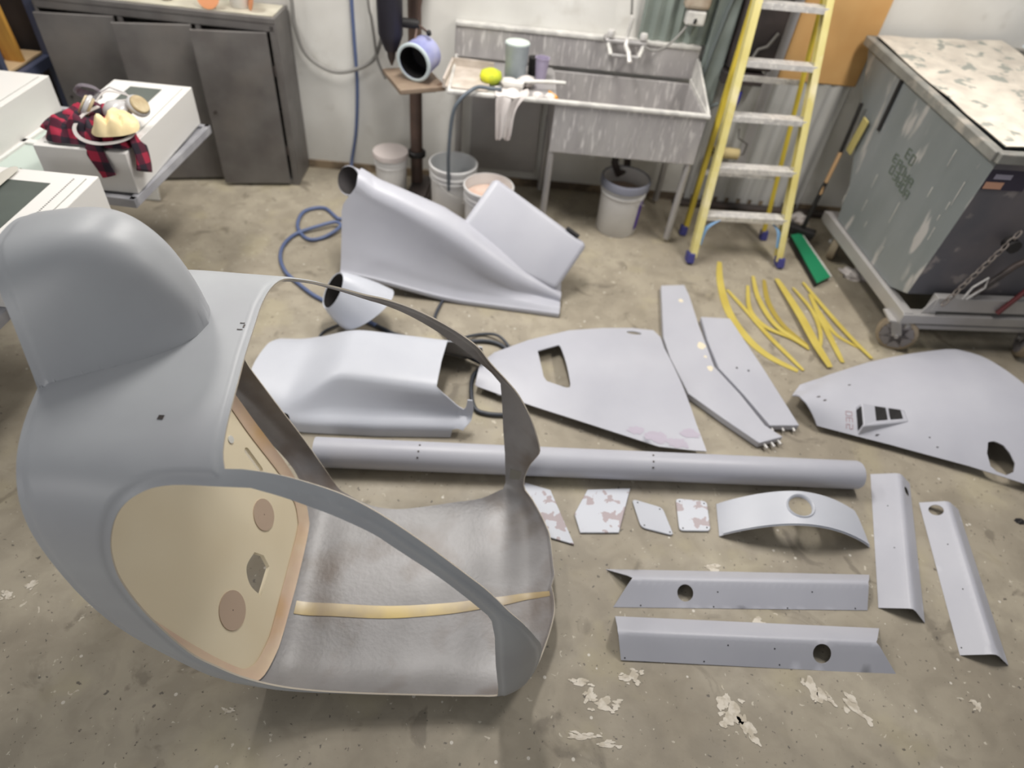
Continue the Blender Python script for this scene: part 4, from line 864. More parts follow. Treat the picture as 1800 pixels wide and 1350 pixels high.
# ================================================================ pails
PAIL = mat('white_pail', G(216, 215, 213), .4, col2=G(200, 198, 197), nscale=4)
def pail(loc, label, full=.28, liq=None, r=.152, h=.37, lid=None, handle=True):
    p = thing('plastic_pail', label, 'pail', loc, (0, 0, random.uniform(0, 6)), 'white five gallon pails')
    k = r/.152; t = .004
    MB().lathe([(.001, 0), (.130*k, 0), (.133*k, .004), (.142*k, h*.74), (.150*k, h*.745), (.150*k, h*.775), (.144*k, h*.78), (.1445*k, h*.82), (.152*k, h*.825), (.152*k, h*.85), (.146*k, h*.855), (.147*k, h*.93), (.154*k, h*.94), (.156*k, h*.985), (.152*k, h), (.146*k, h), (.144*k, h*.93), (.128*k, .02), (.001, .016)], 44).build('pail_body', PAIL, p, smooth=35)
    if liq: MB().lathe([(.001, full), (.138*k, full), (.138*k, full+.001), (.001, full+.002)], 32).build('contents', liq, p, smooth=40)
    if handle:
        P = [(r*1.01*math.cos(a), -.02-r*.95*math.sin(a)*.25-.0, h*.80-.11*math.sin(a)) for a in [math.pi*i/14 for i in range(15)]]
        P = [(x*1.0, -math.sqrt(max((r*1.03)**2-x*x, 0)), z) for x, y, z in P]
        MB().tube(P, .0025, 6).build('bail_handle', ALU, p, smooth=60)
    return p
p = pail((.564, 3.965, 0), 'white pail with a grey-rimmed dark mouth and purple label, under the sink basin', .27, mat('grey_slurry', G(150, 142, 134), .5, col2=G(176, 152, 134), nscale=8))
MB().lathe([(.157, .318), (.161, .322), (.162, .366), (.156, .375), (.148, .374), (.147, .30)], 44, caps=(False, False)).build('grey_rim_band', mat('grey_lid_band', G(124, 126, 138), .4), p, smooth=40)
V = []; F = []
for i in range(9):
    a = R(-38)+R(40)*i/8-p.rotation_euler.z; V += [(.1375*math.cos(a), .1375*math.sin(a), .05), (.1425*math.cos(a), .1425*math.sin(a), .25)]
for i in range(8): F.append((2*i, 2*i+2, 2*i+3, 2*i+1))
obj('purple_label', V, F, mat('purple_label', G(84, 58, 150), .5), p, smooth=60, thick=.001)
pail((-.545, 3.874, 0), 'white pail with a hose hanging into it, left of the sink legs', .22, mat('blue_wash_water', G(150, 164, 172), .2, col2=G(120, 134, 146), nscale=6))
pail((-.292, 3.64, 0), 'white pail with peach-coloured contents behind the slab wing', .30, mat('peach_sludge', G(216, 196, 182), .6, col2=G(206, 168, 148), nscale=9))
p = pail((-.975, 3.99, 0), 'small white lidded pail behind the big fairing by the drill press', .1, None, .108, .33, handle=False)
MB().lathe([(.001, .335), (.113, .335), (.116, .325), (.116, .305), (.112, .303)], 36, caps=(True, False)).build('pail_lid', mat('cloudy_lid', G(196, 186, 182), .5), p, smooth=40)
# ================================================================ things on the wall at the right
GR = mat('off_white_trim', G(196, 194, 196), .6)
o = wbox(MB(), 1.365, 1.445, .30, 2.6, -.02, 0).build('trim_1', GR, bevel=.004); props(o, kind='structure')
CORR = mat('white_ribbed_wall', G(190, 190, 188), .6, col2=G(172, 172, 168), nscale=3, stretch=(6, 6, .5))
V = []; F = []; m_ = 90
for i in range(m_+1):
    s = 1.08+.86*i/m_; o_ = -.008-.007*(1+math.sin(i*2*math.pi/9)); V += [wp(s, .02, o_), wp(s, .90, o_)]
for i in range(m_): F.append((2*i, 2*i+2, 2*i+3, 2*i+1))
o = obj('ribbed_panel', V, F, CORR, smooth=180, thick=.003); props(o, 'white ribbed wall panel with drips behind the ladder', 'panel')
OSB = mat('orange_board', G(208, 166, 108), .7, col2=G(196, 150, 92), nscale=3)
o = wbox(MB(), 1.447, 1.965, .905, 1.9, -.022, -.002).build('notice_board', OSB, bevel=.003); props(o, 'orange-brown board fixed to the wall beside the ladder', 'board')
KR = mat('black_cabinet', G(44, 40, 40), .5, col2=G(66, 58, 58), nscale=7)
kb = thing('wall_tool_box', 'black metal box with a grey curl of cable, on the wall behind the ladder', 'box', tuple(wp(1.22, .9, -.06)))
wbox(MB(), 1.08, 1.35, .97, 1.55, -.12, -.02).build('box_case', KR, kb, world=True, bevel=.008); wbox(MB(), 1.06, 1.32, .885, .955, -.14, -.03).build('lower_ledge', KR, kb, world=True, bevel=.006)
wt('cable_curl', [(1.16, 1.0, -.13), (1.20, 1.04, -.14), (1.22, 1.10, -.14), (1.27, 1.12, -.14), (1.31, 1.2, -.14)], .009, HG, kb)
pr = thing('paint_roller', 'cream paint roller hanging on the wall behind the ladder', 'paint roller', tuple(wp(1.25, .40, -.06)))
wt('roller_sleeve', [(1.16, .43, -.10), (1.335, .425, -.10)], .036, mat('cream_nap', G(224, 204, 150), .8, bump=.3, bscale=200), pr, 20)
wt('wire_frame', [(1.335, .425, -.10), (1.37, .425, -.10), (1.375, .50, -.10), (1.30, .535, -.10), (1.285, .60, -.10)], .004, DARKM, pr, 8)
wt('end_cap', [(1.145, .432, -.10), (1.16, .43, -.10)], .02, BLACK, pr, 12)
o = wt('brush_handle', [(1.20, .70, -.10), (1.21, .78, -.10), (1.215, .835, -.10)], .013, mat('blue_grip', G(58, 60, 158), .4), None, 12, [.012, .015, .011]) if False else MB().tube([wp(1.20, .70, -.10), wp(1.21, .78, -.10), wp(1.215, .835, -.10)], .013, 12, rad=[.012, .015, .011]).build('roller_grip', mat('blue_grip', G(58, 60, 158), .4), smooth=60)
props(o, 'blue tool grip hanging on the wall behind the ladder', 'tool grip')
o = wbox(MB(), 1.0, 2.2, .0, .035, -.10, -.03).build('pipe_run', DARKM, bevel=.01); props(o, 'dark pipe lying along the foot of the wall behind the ladder', 'pipe')
# ================================================================ ladder
LY = mat('yellow_fibreglass_rail', G(216, 206, 142), .45, col2=G(204, 190, 116), nscale=5, col3=G(226, 216, 176), s3=7, r3=(.55, .75)); LYD = mat('yellow_rail_side', G(196, 174, 60), .45)
LB = mat('blue_rubber_foot', G(62, 62, 124), .6); LBR = mat('light_blue_brace', G(126, 166, 206), .5)
ld = thing('step_ladder', 'yellow fibreglass step ladder with aluminium steps, leaning closed at the back wall', 'ladder', (1.33, 3.85, 0))
FB = {0: (Vector((1.04, 3.655, 0)), Vector((1.075, 4.33, 1.95))), 1: (Vector((1.645, 3.735, 0)), Vector((1.435, 4.37, 1.95)))}
RB = {0: (Vector((1.03, 3.99, 0)), Vector((1.10, 4.365, 1.95))), 1: (Vector((1.60, 4.06, 0)), Vector((1.44, 4.40, 1.95)))}
for s in (0, 1):
    a, b = FB[s]; d = (b-a).normalized(); n = 1 if s == 0 else -1
    mb = MB().bar(a+d*.05, b, .012, .075, upv=(0, 1, 0)); q = Vector((n*.018, 0, 0))
    mb.bar(a+d*.05+Vector((n*.016, -.036, 0)), b+Vector((n*.016, -.036, 0)), .036, .006, upv=(0, 1, 0)).bar(a+d*.05+Vector((n*.016, .036, 0)), b+Vector((n*.016, .036, 0)), .036, .006, upv=(0, 1, 0))
    mb.build('front_rail', LY, ld, world=True, bevel=.002)
    a, b = RB[s]; d = (b-a).normalized()
    MB().bar(a+d*.05, b, .010, .045, upv=(0, 1, 0)).bar(a+d*.05+Vector((n*.012, -.022, 0)), b+Vector((n*.012, -.022, 0)), .026, .005, upv=(0, 1, 0)).build('rear_rail', LYD, ld, world=True, bevel=.002)
    for a, b in ((FB[s]), (RB[s])):
        d = (b-a).normalized(); MB().bar(a+Vector((0, 0, .0)), a+d*.065, .045, .095 if a.y < 3.9 else .06, upv=(0, 1, 0)).build('rubber_foot', LB, ld, world=True, bevel=.006)
for z in (.30, .575, .85, 1.125, 1.40, 1.675):
    t = z/1.95; l, r = FB[0][0].lerp(FB[0][1], t), FB[1][0].lerp(FB[1][1], t)
    l, r = l+Vector((.014, 0, 0)), r-Vector((.014, 0, 0)); up_ = Vector((0, 0, 1))
    mb = MB().bar(l, r, .078, .004, upv=(0, 0, 1)); mb.bar(l+Vector((0, -.038, -.014)), r+Vector((0, -.038, -.014)), .004, .030, upv=(0, 0, 1)); mb.bar(l+Vector((0, .038, -.012)), r+Vector((0, .038, -.012)), .004, .024)
    mb.build('step', ALU, ld, world=True)
for z in (.42, .98, 1.5):
    t = z/1.95; MB().bar(RB[0][0].lerp(RB[0][1], t), RB[1][0].lerp(RB[1][1], t), .02, .03).build('rear_brace', ALU, ld, world=True)
for s in (0, 1):
    a, b = FB[s]; n = 1 if s == 0 else -1
    P = spl([a.lerp(b, .06)+Vector((n*.03, -.02, 0)), a.lerp(b, .11)+Vector((n*.045, -.02, 0)), a.lerp(b, .143)+Vector((n*.11, -.02, -.006))], 5)
    RR = []
    for i, p in enumerate(P):
        p = Vector(p); w = .035; RR.append([p+Vector((-n*w*.5, 0, -w*.2)), p+Vector((n*w*.5, 0, w*.2)), p+Vector((n*w*.5, .01, w*.2)), p+Vector((-n*w*.5, .01, -w*.2))])
    MB().rings(RR).build('corner_brace', LBR, ld, world=True)
# ================================================================ tipping hopper
DM = mat('grey_green_hopper', G(136, 141, 143), .45, metal=.1, col2=G(122, 128, 129), nscale=3, col3=G(176, 174, 172), s3=7, r3=(.60, .66), stretch=(1, 1.2, .35), bump=.04)
DMF = mat('brown_grey_front', G(112, 106, 108), .5, metal=.1, col2=G(92, 92, 98), nscale=3, col3=G(140, 134, 132), s3=9, r3=(.62, .7))
LIPM = mat('worn_lip', G(132, 132, 126), .6, col2=G(116, 115, 110), nscale=10, col3=G(160, 154, 144), s3=9, r3=(.52, .7))
hp = thing('tipping_hopper', 'large grey-green self-tipping steel hopper on casters, spattered with paint', 'hopper', (2.6, 3.6, 0))
def side(s, z, off=0):       # s metres back from the front corner along the left plate; off = outward to the left
    d = Vector((-.143, .9897, 0)); n = Vector((-.9897, -.143, 0)); return Vector((2.10, 3.05, 0))+d*s+n*off+Vector((0, 0, z))
PR = [(.0, 1.14), (.01, .80), (.03, .34), (.18, .28), (.90, .28), (.95, .5), (1.18, .86), (1.42, 1.20)]
Wd = 1.25
V = [side(s, z) for s, z in PR]+[side(s, z, -Wd) for s, z in PR]; n = len(PR)
F = [(i, (i+1) % n, n+(i+1) % n, n+i) for i in range(n-1)]+[tuple(range(n))[::-1], tuple(range(n, 2*n))]
o = obj('hopper_body', V, F, DM, hp, world=True, thick=.006, offset=0, mats=[DMF])
for p in o.data.polygons[:2]: p.material_index = 1
mb = MB()
for a, b in (((-.0, 1.14), (1.42, 1.20)),): mb.bar(side(a[0], a[1], .012), side(b[0], b[1], .012), .05, .05); mb.bar(side(a[0], a[1], -Wd), side(b[0], b[1], -Wd), .04, .05)
mb.bar(side(1.42, 1.20, .02), side(1.42, 1.20, -Wd), .05, .04); mb.bar(side(0, 1.14, .02), side(0, 1.14, -Wd), .05, .05)
mb.build('top_lip', LIPM, hp, world=True, bevel=.006)
mb = MB().tube([side(.93, 1.14, .012), side(.92, .86, .012)], .012, 8); mb.build('lift_rod', BLACK, hp, world=True)
V = [side(.14, 1.02, .004), side(.035, 1.02, .004)]
# warning sticker near the front corner, on the front plate
fr = lambda u, z, off=.006: side(.005, z, -u)+Vector((-.143, -.9897, 0)).normalized()*off*-1+Vector((0, -off*2, 0))
st_ = obj('warning_sticker', [fr(.0, .98), fr(.22, .98), fr(.22, 1.08), fr(.0, 1.08)], [(0, 1, 2, 3)], mat('black_sticker', G(52, 46, 62), .5), hp, world=True, thick=.001)
obj('orange_stripe', [fr(.005, .985, .008), fr(.10, .985, .008), fr(.10, 1.02, .008), fr(.005, 1.02, .008)], [(0, 1, 2, 3)], mat('faded_orange_print', G(196, 150, 124), .6), st_, world=True)
obj('white_print', [fr(.03, 1.035, .008), fr(.12, 1.035, .008), fr(.12, 1.06, .008), fr(.03, 1.06, .008)], [(0, 1, 2, 3)], mat('faded_white_print', G(150, 146, 160), .6), st_, world=True)
# stencil marks, worn
STN = mat('worn_stencil', G(86, 98, 84), .7)
rr = random.Random(11)
for row, (z0, s0, cnt) in enumerate(((.85, .60, 2), (.79, .68, 5), (.73, .66, 5))):
    for k in range(cnt):
        s = s0-.052*k; z = z0-.01*k; h = .042 if row else .05; w = .034
        segs = rr.sample([((0, 0), (0, h)), ((0, h), (w, h)), ((w, 0), (w, h)), ((0, 0), (w, 0)), ((0, h/2), (w, h/2))], 4)
        mb = MB()
        for (a, b), (c, d) in segs: mb.bar(side(s-a, z+b, .005), side(s-c, z+d, .005), .007, .0015, upv=(-1, 0, 0))
        mb.build('stencil_mark', STN, hp, world=True)
for k in range(16):
    s = rr.uniform(.1, 1.0); z = rr.uniform(.4, 1.05); l = rr.uniform(.02, .13)
    obj('paint_run', [side(s, z, .0045), side(s+.006, z, .0045), side(s+.004-.02*l, z-l, .0045), side(s+.001-.02*l, z-l, .0045)], [(0, 1, 2, 3)], RIMM, hp, world=True)
# base frame
mb = MB().bar(side(-.06, .235, .0), side(1.0, .235, .0), .06, .075); mb.bar(side(-.04, .235, .03), side(-.04, .235, -Wd-.03), .06, .06); mb.bar(side(-.03, .33, -.12), side(-.03, .33, -Wd), .05, .09); mb.bar(side(1.0, .235, .03), side(1.0, .235, -Wd), .06, .06)
mb.bar(side(-.04, .18, -.03), side(-.04, .18, -Wd-.03), .05, .03)
mb.build('base_frame', GALV2, hp, world=True, bevel=.004)
V = [side(-.05, .20, -.05), side(-.05, .20, -.16), side(-.05, .36, -.16), side(-.05, .36, -.11)]
obj('corner_gusset', V, [(0, 1, 2, 3)], GALV2, hp, world=True, thick=.01)
CH = MB()
for k in range(13):
    t = k/12; c = side(-.04, .36, -.16).lerp(side(-.03, .78, -.30), t)+Vector((0, -.03, 0)); ang = 0 if k % 2 else math.pi/2
    ux, uy = Vector((math.cos(ang), math.sin(ang), 0))*.013, Vector((.25, 0, .97))*.024
    CH.tube([c+ux*math.cos(a)+uy*math.sin(a) for a in [2*math.pi*i/10 for i in range(11)]], .0045, 6)
CH.build('safety_chain', mat('dull_chain', G(132, 124, 118), .5, metal=.3), hp, world=True, smooth=60)
wt2 = lambda name, pts, r, m, **k: MB().tube(pts, r, 10).build(name, m, hp, world=True, smooth=60, **k)
wt2('latch_arm', [side(-.05, .40, -.30), side(-.05, .60, -.42), side(-.05, .74, -.60), side(-.05, .84, -.9)], .016, DARKM)
wt2('latch_pivot', [side(-.02, .72, -.31), side(-.08, .72, -.31)], .035, BLACK)
wt2('latch_hook', [side(-.06, .38, -.27), side(-.06, .46, -.33), side(-.06, .52, -.31), side(-.06, .46, -.26), side(-.06, .38, -.25)], .006, ALU)
wt2('red_lever', [side(-.07, .30, -.50), side(-.07, .45, -.56), side(-.07, .62, -.60)], .014, mat('dark_red_paint', G(96, 44, 46), .5))
TAN = mat('tan_wheel', G(150, 136, 116), .6); WHG = mat('grey_wheel_disc', G(132, 128, 130), .5)
def caster(c, ang, r=.105):
    w = thing('x', None, None); bpy.data.objects.remove(w)
    c = Vector(c); d = Vector((math.cos(ang), math.sin(ang), 0)); M = Matrix.Translation((0, 0, 0))
    q = d.to_track_quat('Z', 'Y').to_matrix().to_4x4()
    wh = MB().lathe([(.02, -.022), (r*.80, -.022), (r*.84, -.026), (r, -.02), (r+.002, 0), (r, .02), (r*.84, .026), (r*.8, .022), (.02, .022), (.02, -.022)], 36, c+Vector((0, 0, r)), q, caps=(False, False)).build('caster_wheel', TAN, hp, world=True, smooth=40)
    mb = MB()
    for k in range(7):
        a = 2*math.pi*k/7; y = d.cross(Vector((0, 0, 1))); u = y*math.cos(a)+Vector((0, 0, 1))*math.sin(a)
        mb.bar(c+Vector((0, 0, r))+d*.0245+u*.015, c+Vector((0, 0, r))+d*.0245+u*r*.80, .062, .004, upv=tuple(d)).bar(c+Vector((0, 0, r))-d*.0245+u*.015, c+Vector((0, 0, r))-d*.0245+u*r*.8, .062, .004, upv=tuple(d))
    mb.build('wheel_spoke', WHG, wh, world=True)
    y = d.cross(Vector((0, 0, 1)))
    mb = MB()
    for s in (-1, 1): mb.bar(c+d*.034*s+Vector((0, 0, r))-y*0, c+d*.034*s+y*.05+Vector((0, 0, .21)), .05, .006, upv=tuple(d))
    mb.box(tuple(c+y*.05+Vector((0, 0, .20))), (.11, .11, .012)).cyl(c+d*.05+Vector((0, 0, r)), c-d*.05+Vector((0, 0, r)), .012, 12)
    mb.build('caster_fork', GALV2, hp, world=True)
caster(tuple(Vector((2.14, 3.03, 0))), R(-112)); caster((2.93, 3.12, 0), R(-20)); caster((2.04, 3.94, 0), R(-30)); caster((3.2, 4.1, 0), R(0))
# dirty sheet of plywood and a cardboard liner over the hopper mouth
PLY = mat('spattered_liner', G(216, 208, 194), .7, col2=G(192, 184, 172), nscale=8, col3=G(150, 152, 144), s3=11, r3=(.57, .64))
V = []; F = []; rr = random.Random(5)
for i in range(9):
    for j in range(9):
        u, v = i/8, j/8; p = side(.03+1.37*u, 1.172+.052*u, -.02-.80*v); p.z += .012*rr.random()+.03*v; V.append(p)
for i in range(8):
    for j in range(8): F.append((i*9+j, i*9+j+1, (i+1)*9+j+1, (i+1)*9+j))
o = obj('liner_sheet', V, F, PLY, smooth=180, thick=.004); props(o, 'cream paint-spattered sheet covering the mouth of the hopper', 'sheet')
V = [side(.1, 1.225, -.80), side(1.2, 1.29, -.80), side(1.2, 1.34, -1.1), side(.1, 1.27, -1.1)]
o = obj('metal_sheet', V, [(0, 1, 2, 3)], mat('pale_blue_sheet', G(186, 196, 204), .4), thick=.01); props(o, 'pale blue-grey metal sheet lying on the hopper at the right edge', 'sheet')
# broom and stick leaning at the hopper
bm_ = thing('push_broom', 'broom with dark head and wooden handle leaning behind the hopper', 'broom', (1.9, 4.12, 0))
MB().tube([(1.86, 4.12, .10), (1.885, 4.15, .42)], .015, 10).build('handle_socket', BLACK, bm_, world=True, smooth=60)
MB().tube([(1.878, 4.14, .34), (1.90, 4.17, .62)], .013, 10).build('wooden_handle', mat('wood_handle', G(186, 152, 112), .6), bm_, world=True, smooth=60)
MB().tube([(1.90, 4.17, .60), (1.885, 4.16, .93)], .012, 10).build('upper_grip', BLACK, bm_, world=True, smooth=60)
MB().box((1.85, 4.12, .07), (.20, .07, .05), (0, 0, R(-25))).build('broom_block', BLACK, bm_, world=True, bevel=.008)
MB().box((1.85, 4.12, .025), (.18, .06, .05), (0, 0, R(-25))).build('bristles', DARKM, bm_, world=True)
o = MB().box(tuple(side(1.06, .76, .03)), (.012, .06, .22), (R(6), 0, R(8))).build('masking_tape_tag', mat('yellow_tape', G(178, 166, 104), .6), bevel=.003); props(o, 'strip of yellow tape stuck at the back edge of the hopper', 'tape')
# dustpan and rag
dpn = thing('dust_pan', 'long green dustpan lying between the ladder and the hopper', 'dustpan', (1.84, 3.82, 0))
GRN = mat('green_plastic', G(34, 128, 88), .4); A_ = [(1.775, 4.06), (1.855, 4.10), (1.945, 3.63), (1.835, 3.535)]
V = [(x, y, .035+.02*(i in (0, 1))) for i, (x, y) in enumerate(A_)]
obj('pan_plate', V, [(0, 3, 2, 1)], GRN, dpn, world=True, thick=.006, offset=1)
mb = MB().bar((1.858, 4.10, .045), (1.948, 3.63, .03), .012, .03); mb.build('pan_edge', ALU, dpn, world=True)
MB().bar((1.78, 4.06, .03), (1.835, 3.54, .018), .012, .025).build('pan_side', BLACK, dpn, world=True)
def crumple(name, c, r, m, label, cat, seed, sz=.35, group=None, n=12):
    rr = random.Random(seed); bm = bmesh.new(); bmesh.ops.create_icosphere(bm, subdivisions=3, radius=1)
    from mathutils import noise as nz
    for v in bm.verts:
        q = nz.noise(v.co*2.3+Vector((seed, 0, 0)))*.5+nz.noise(v.co*5+Vector((0, seed, 0)))*.3; v.co = v.co*(1+q)
        v.co = Vector((v.co.x*r, v.co.y*r*.8, max(v.co.z*sz*r, -.0)))+Vector(c)
    V = [v.co.copy() for v in bm.verts]; F = [[v.index for v in f.verts] for f in bm.faces]; bm.free()
    o = obj(name, V, F, m, smooth=25)
    if label: props(o, label, cat, group)
    return o
crumple('crumpled_rag', (2.15, 3.74, .0), .085, LINEN, 'crumpled white rag on the floor by the hopper', 'rag', 4, .5)
crumple('crumpled_rag', (1.93, 4.40, .0), .07, LINEN, 'small pale rag at the foot of the wall behind the broom', 'rag', 9, .6)
crumple('rubber_scrap', (2.36, 1.86, .0), .02, BLACK, 'small black scrap on the floor at the right edge', 'scrap', 3, .5)
# ================================================================ cart with white equipment boxes
CG = mat('grey_cart_steel', G(176, 176, 180), .45, col2=G(150, 150, 156), nscale=7); CD = mat('dark_cart_steel', G(84, 82, 88), .5, col2=G(112, 104, 104), nscale=5)
def cart(name, x0, x1, y0, y1, z, label, group):
    c = thing(name, label, 'cart', ((x0+x1)/2, (y0+y1)/2, 0), group=group)
    MB().box(((x0+x1)/2, (y0+y1)/2, z-.02), (x1-x0, y1-y0, .012)).build('deck', CG, c, world=True)
    mb = MB()
    for y in (y0, y1): mb.box(((x0+x1)/2, y, z-.022), (x1-x0+.03, .03, .045))
    for x in (x0, x1): mb.box((x, (y0+y1)/2, z-.022), (.03, y1-y0+.03, .045))
    mb.build('edge_frame', CG, c, world=True, bevel=.004)
    for x in (x0+.2, x1-.75):
        for y in (y0+.10, y1-.3):
            MB().box((x, y, (z-.04+.12)/2), (.04, .04, z-.16)).build('leg', CD, c, world=True)
            wh = MB().cyl((x-.02, y, .05), (x+.02, y, .05), .05, 20).build('caster_wheel', BLACK, c, world=True, smooth=40)
            MB().box((x, y, .085), (.06, .05, .07)).build('caster_fork', CD, c, world=True)
    MB().box(((x0+x1)/2-.27, (y0+y1)/2, .22), (x1-x0-.95, y1-y0-.45, .02)).build('lower_shelf', CD, c, world=True)
    return c
cart('work_cart', -3.2, -1.835, 2.56, 3.36, .655, 'low grey steel cart carrying the far white boxes', 'grey carts at the left')
cart('work_cart', -3.3, -1.89, 1.62, 2.36, .655, 'grey steel cart partly hidden behind the cabin shell bulge', 'grey carts at the left')
WB = mat('white_enamel', G(222, 220, 216), .35); GLS = mat('dark_window', G(74, 80, 76), .15, col2=G(92, 100, 94), nscale=2); LINE = mat('seam_grey', G(150, 150, 146), .6)
def ebox(M, w, l, h, label, win, perf=None, lid=.035):
    b = thing('equipment_box', label, 'equipment box', tuple(M.translation), tuple(M.to_euler()), 'white equipment boxes on the carts')
    MB().box((-w/2, -l/2, h/2), (w, l, h)).build('housing', WB, b, bevel=.004)
    # lid seam, raised plate
    ld_ = MB().box((-w/2, -l/2, h+.002), (w-2*lid, l-2*lid, .004)).build('lid', WB, b, bevel=.0015)
    mb = MB()
    for cx, cy, dx, dy in ((-w/2, -lid, w-2*lid, .002), (-w/2, -l+lid, w-2*lid, .002), (-lid, -l/2, .002, l-2*lid), (-w+lid, -l/2, .002, l-2*lid)): mb.box((cx, cy, h+.0008), (dx+.003, dy+.003, .0016))
    mb.build('lid_seam', LINE, b)
    x0, x1, y0, y1 = win
    MB().box(((x0+x1)/2, (y0+y1)/2, h+.0045), (x1-x0, y1-y0, .002)).build('window', GLS, ld_)
    if perf:
        mb = MB(); (xa, ya), (xb, yb) = perf
        for k in range(26):
            t = k/25; mb.box((xa+(xb-xa)*t, ya+(yb-ya)*t, h+.0045), (.006, .005, .001))
        mb.build('perforation', DARKM, ld_)
    return b
def TM(x, y, z, a): return Matrix.Translation((x, y, z)) @ Matrix.Rotation(R(a), 4, 'Z')
ebox(TM(-1.872, 3.375, .657, 3.6), .40, .78, .195, 'white box with a dark window, the one under the plaid cloth', (-.28, -.12, -.34, -.08))
ebox(TM(-1.80, 2.352, .657, 3.0), .42, .62, .215, 'white box with a row of small slots, nearest the camera', (-.35, -.14, -.50, -.10), ((-.075, -.05), (-.075, -.36)))
ebox(TM(-2.575, 3.285, .657, 2.0), .60, .75, .20, 'white box at the upper left edge of the picture', (-.40, -.20, -.5, -.12))
gp = thing('glazed_panel', 'flat white frame with pale green panes lying on the cart between the boxes', 'panel', (-2.42, 2.95, .66))
mb = MB()
for cx, cy, dx, dy in ((-2.41, 3.23, .34, .05), (-2.41, 2.92, .34, .04), (-2.41, 2.60, .34, .05), (-2.56, 2.92, .04, .66), (-2.25, 2.92, .04, .66)): mb.box((cx, cy, .668), (dx, dy, .018))
mb.build('panel_frame', WB, gp, world=True, bevel=.003)
MB().box((-2.405, 3.07, .661), (.28, .27, .006)).build('pane', mat('pale_green_pane', G(186, 198, 190), .2), gp, world=True); MB().box((-2.405, 2.76, .661), (.28, .28, .006)).build('pane', MATS['pale_green_pane'], gp, world=True)
MB().box((-2.41, 2.612, .679), (.30, .03, .003)).build('blue_tape', mat('blue_tape', G(140, 160, 216), .5), gp, world=True)
o = MB().box((-2.47, 3.62, .212), (.16, .012, .42), (R(-12), 0, R(5))).build('white_card', WHITE); props(o, 'white card leaning behind the cart in front of the cabinet', 'card')
# woven strap hanging off the near box
rag('webbing_strap', [[(-2.12, 2.50, .664), (-2.07, 2.50, .664)], [(-2.15, 2.43, .70), (-2.10, 2.42, .70)], [(-2.15, 2.34, .885), (-2.09, 2.33, .885)], [(-2.15, 2.22, .884), (-2.09, 2.21, .884)], [(-2.13, 2.05, .884), (-2.07, 2.04, .884)]], mat('grey_webbing', G(186, 182, 172), .8), 'pale woven strap lying over the nearest white box', 'strap', th=.003)
# plaid shirt
def plaid():
    m = bpy.data.materials.new('red_black_plaid'); m.use_nodes = True; nt = m.node_tree; N, L = nt.nodes, nt.links; b = N['Principled BSDF']; b.inputs['Roughness'].default_value = .9
    tc = N.new('ShaderNodeTexCoord'); sep = N.new('ShaderNodeSeparateXYZ'); L.new(tc.outputs['UV'], sep.inputs[0]); fs = []
    for k in (0, 1):
        a = N.new('ShaderNodeMath'); a.operation = 'FRACT'; mu = N.new('ShaderNodeMath'); mu.operation = 'MULTIPLY'; mu.inputs[1].default_value = 4.2; L.new(sep.outputs[k], mu.inputs[0]); L.new(mu.outputs[0], a.inputs[0])
        g = N.new('ShaderNodeMath'); g.operation = 'GREATER_THAN'; g.inputs[1].default_value = .5; L.new(a.outputs[0], g.inputs[0]); fs.append(g.outputs[0])
    s = N.new('ShaderNodeMath'); s.operation = 'ADD'; L.new(fs[0], s.inputs[0]); L.new(fs[1], s.inputs[1])
    h = N.new('ShaderNodeMath'); h.operation = 'MULTIPLY'; h.inputs[1].default_value = .5; L.new(s.outputs[0], h.inputs[0])
    r = N.new('ShaderNodeValToRGB'); r.color_ramp.interpolation = 'CONSTANT'; e = r.color_ramp.elements; e[0].position = 0; e[0].color = G(34, 26, 38); e[1].position = .4; e[1].color = G(78, 24, 44); e2 = e.new(.9); e2.color = G(158, 36, 62)
    L.new(h.outputs[0], r.inputs[0]); L.new(r.outputs[0], b.inputs['Base Color']); MATS['plaid'] = m; return m
PL = plaid()
from mathutils import noise as nz
def cloth_heap(name, outline, zf, m, label, cat, step=.012, parent=None, uv=3.2, th=.004):
    P, F, _, _ = cdt(outline, [], step); V = [(x, y, zf(x, y)) for x, y in P]
    o = obj(name, V, F, m, parent, world=parent is not None, smooth=180, thick=th, offset=0)
    ul = o.data.uv_layers.new(name='uv')
    for lp in o.data.loops: x, y = P[lp.vertex_index]; z = V[lp.vertex_index][2]; ul.data[lp.index].uv = (x*uv+.9*z, y*uv+1.7*z)
    if label: props(o, label, cat)
    return o
top = .657+.199
heap = spl([(-2.20, 2.65), (-2.21, 2.76), (-2.18, 2.88), (-2.13, 2.96), (-2.02, 2.95), (-1.93, 2.87), (-1.87, 2.78), (-1.83, 2.68), (-1.83, 2.62), (-1.93, 2.605), (-2.04, 2.605), (-2.15, 2.60)], 4, True)
HO = np.array(heap)
def hz(x, y):
    d = float(pdist(np.array([[x, y]]), heap)[0]); v = Vector((x*9, y*9, 0))
    return top+.006+.045*min(d/.06, 1)**.7+.05*min(d/.05, 1)*(abs(nz.noise(v))*1.8+.7*abs(nz.noise(v*2.4))+.3*abs(nz.noise(v*5))-.2)
sh_ = cloth_heap('plaid_shirt', heap, hz, PL, 'crumpled red and black plaid shirt on the white box, sleeves hanging over its edge', 'shirt')
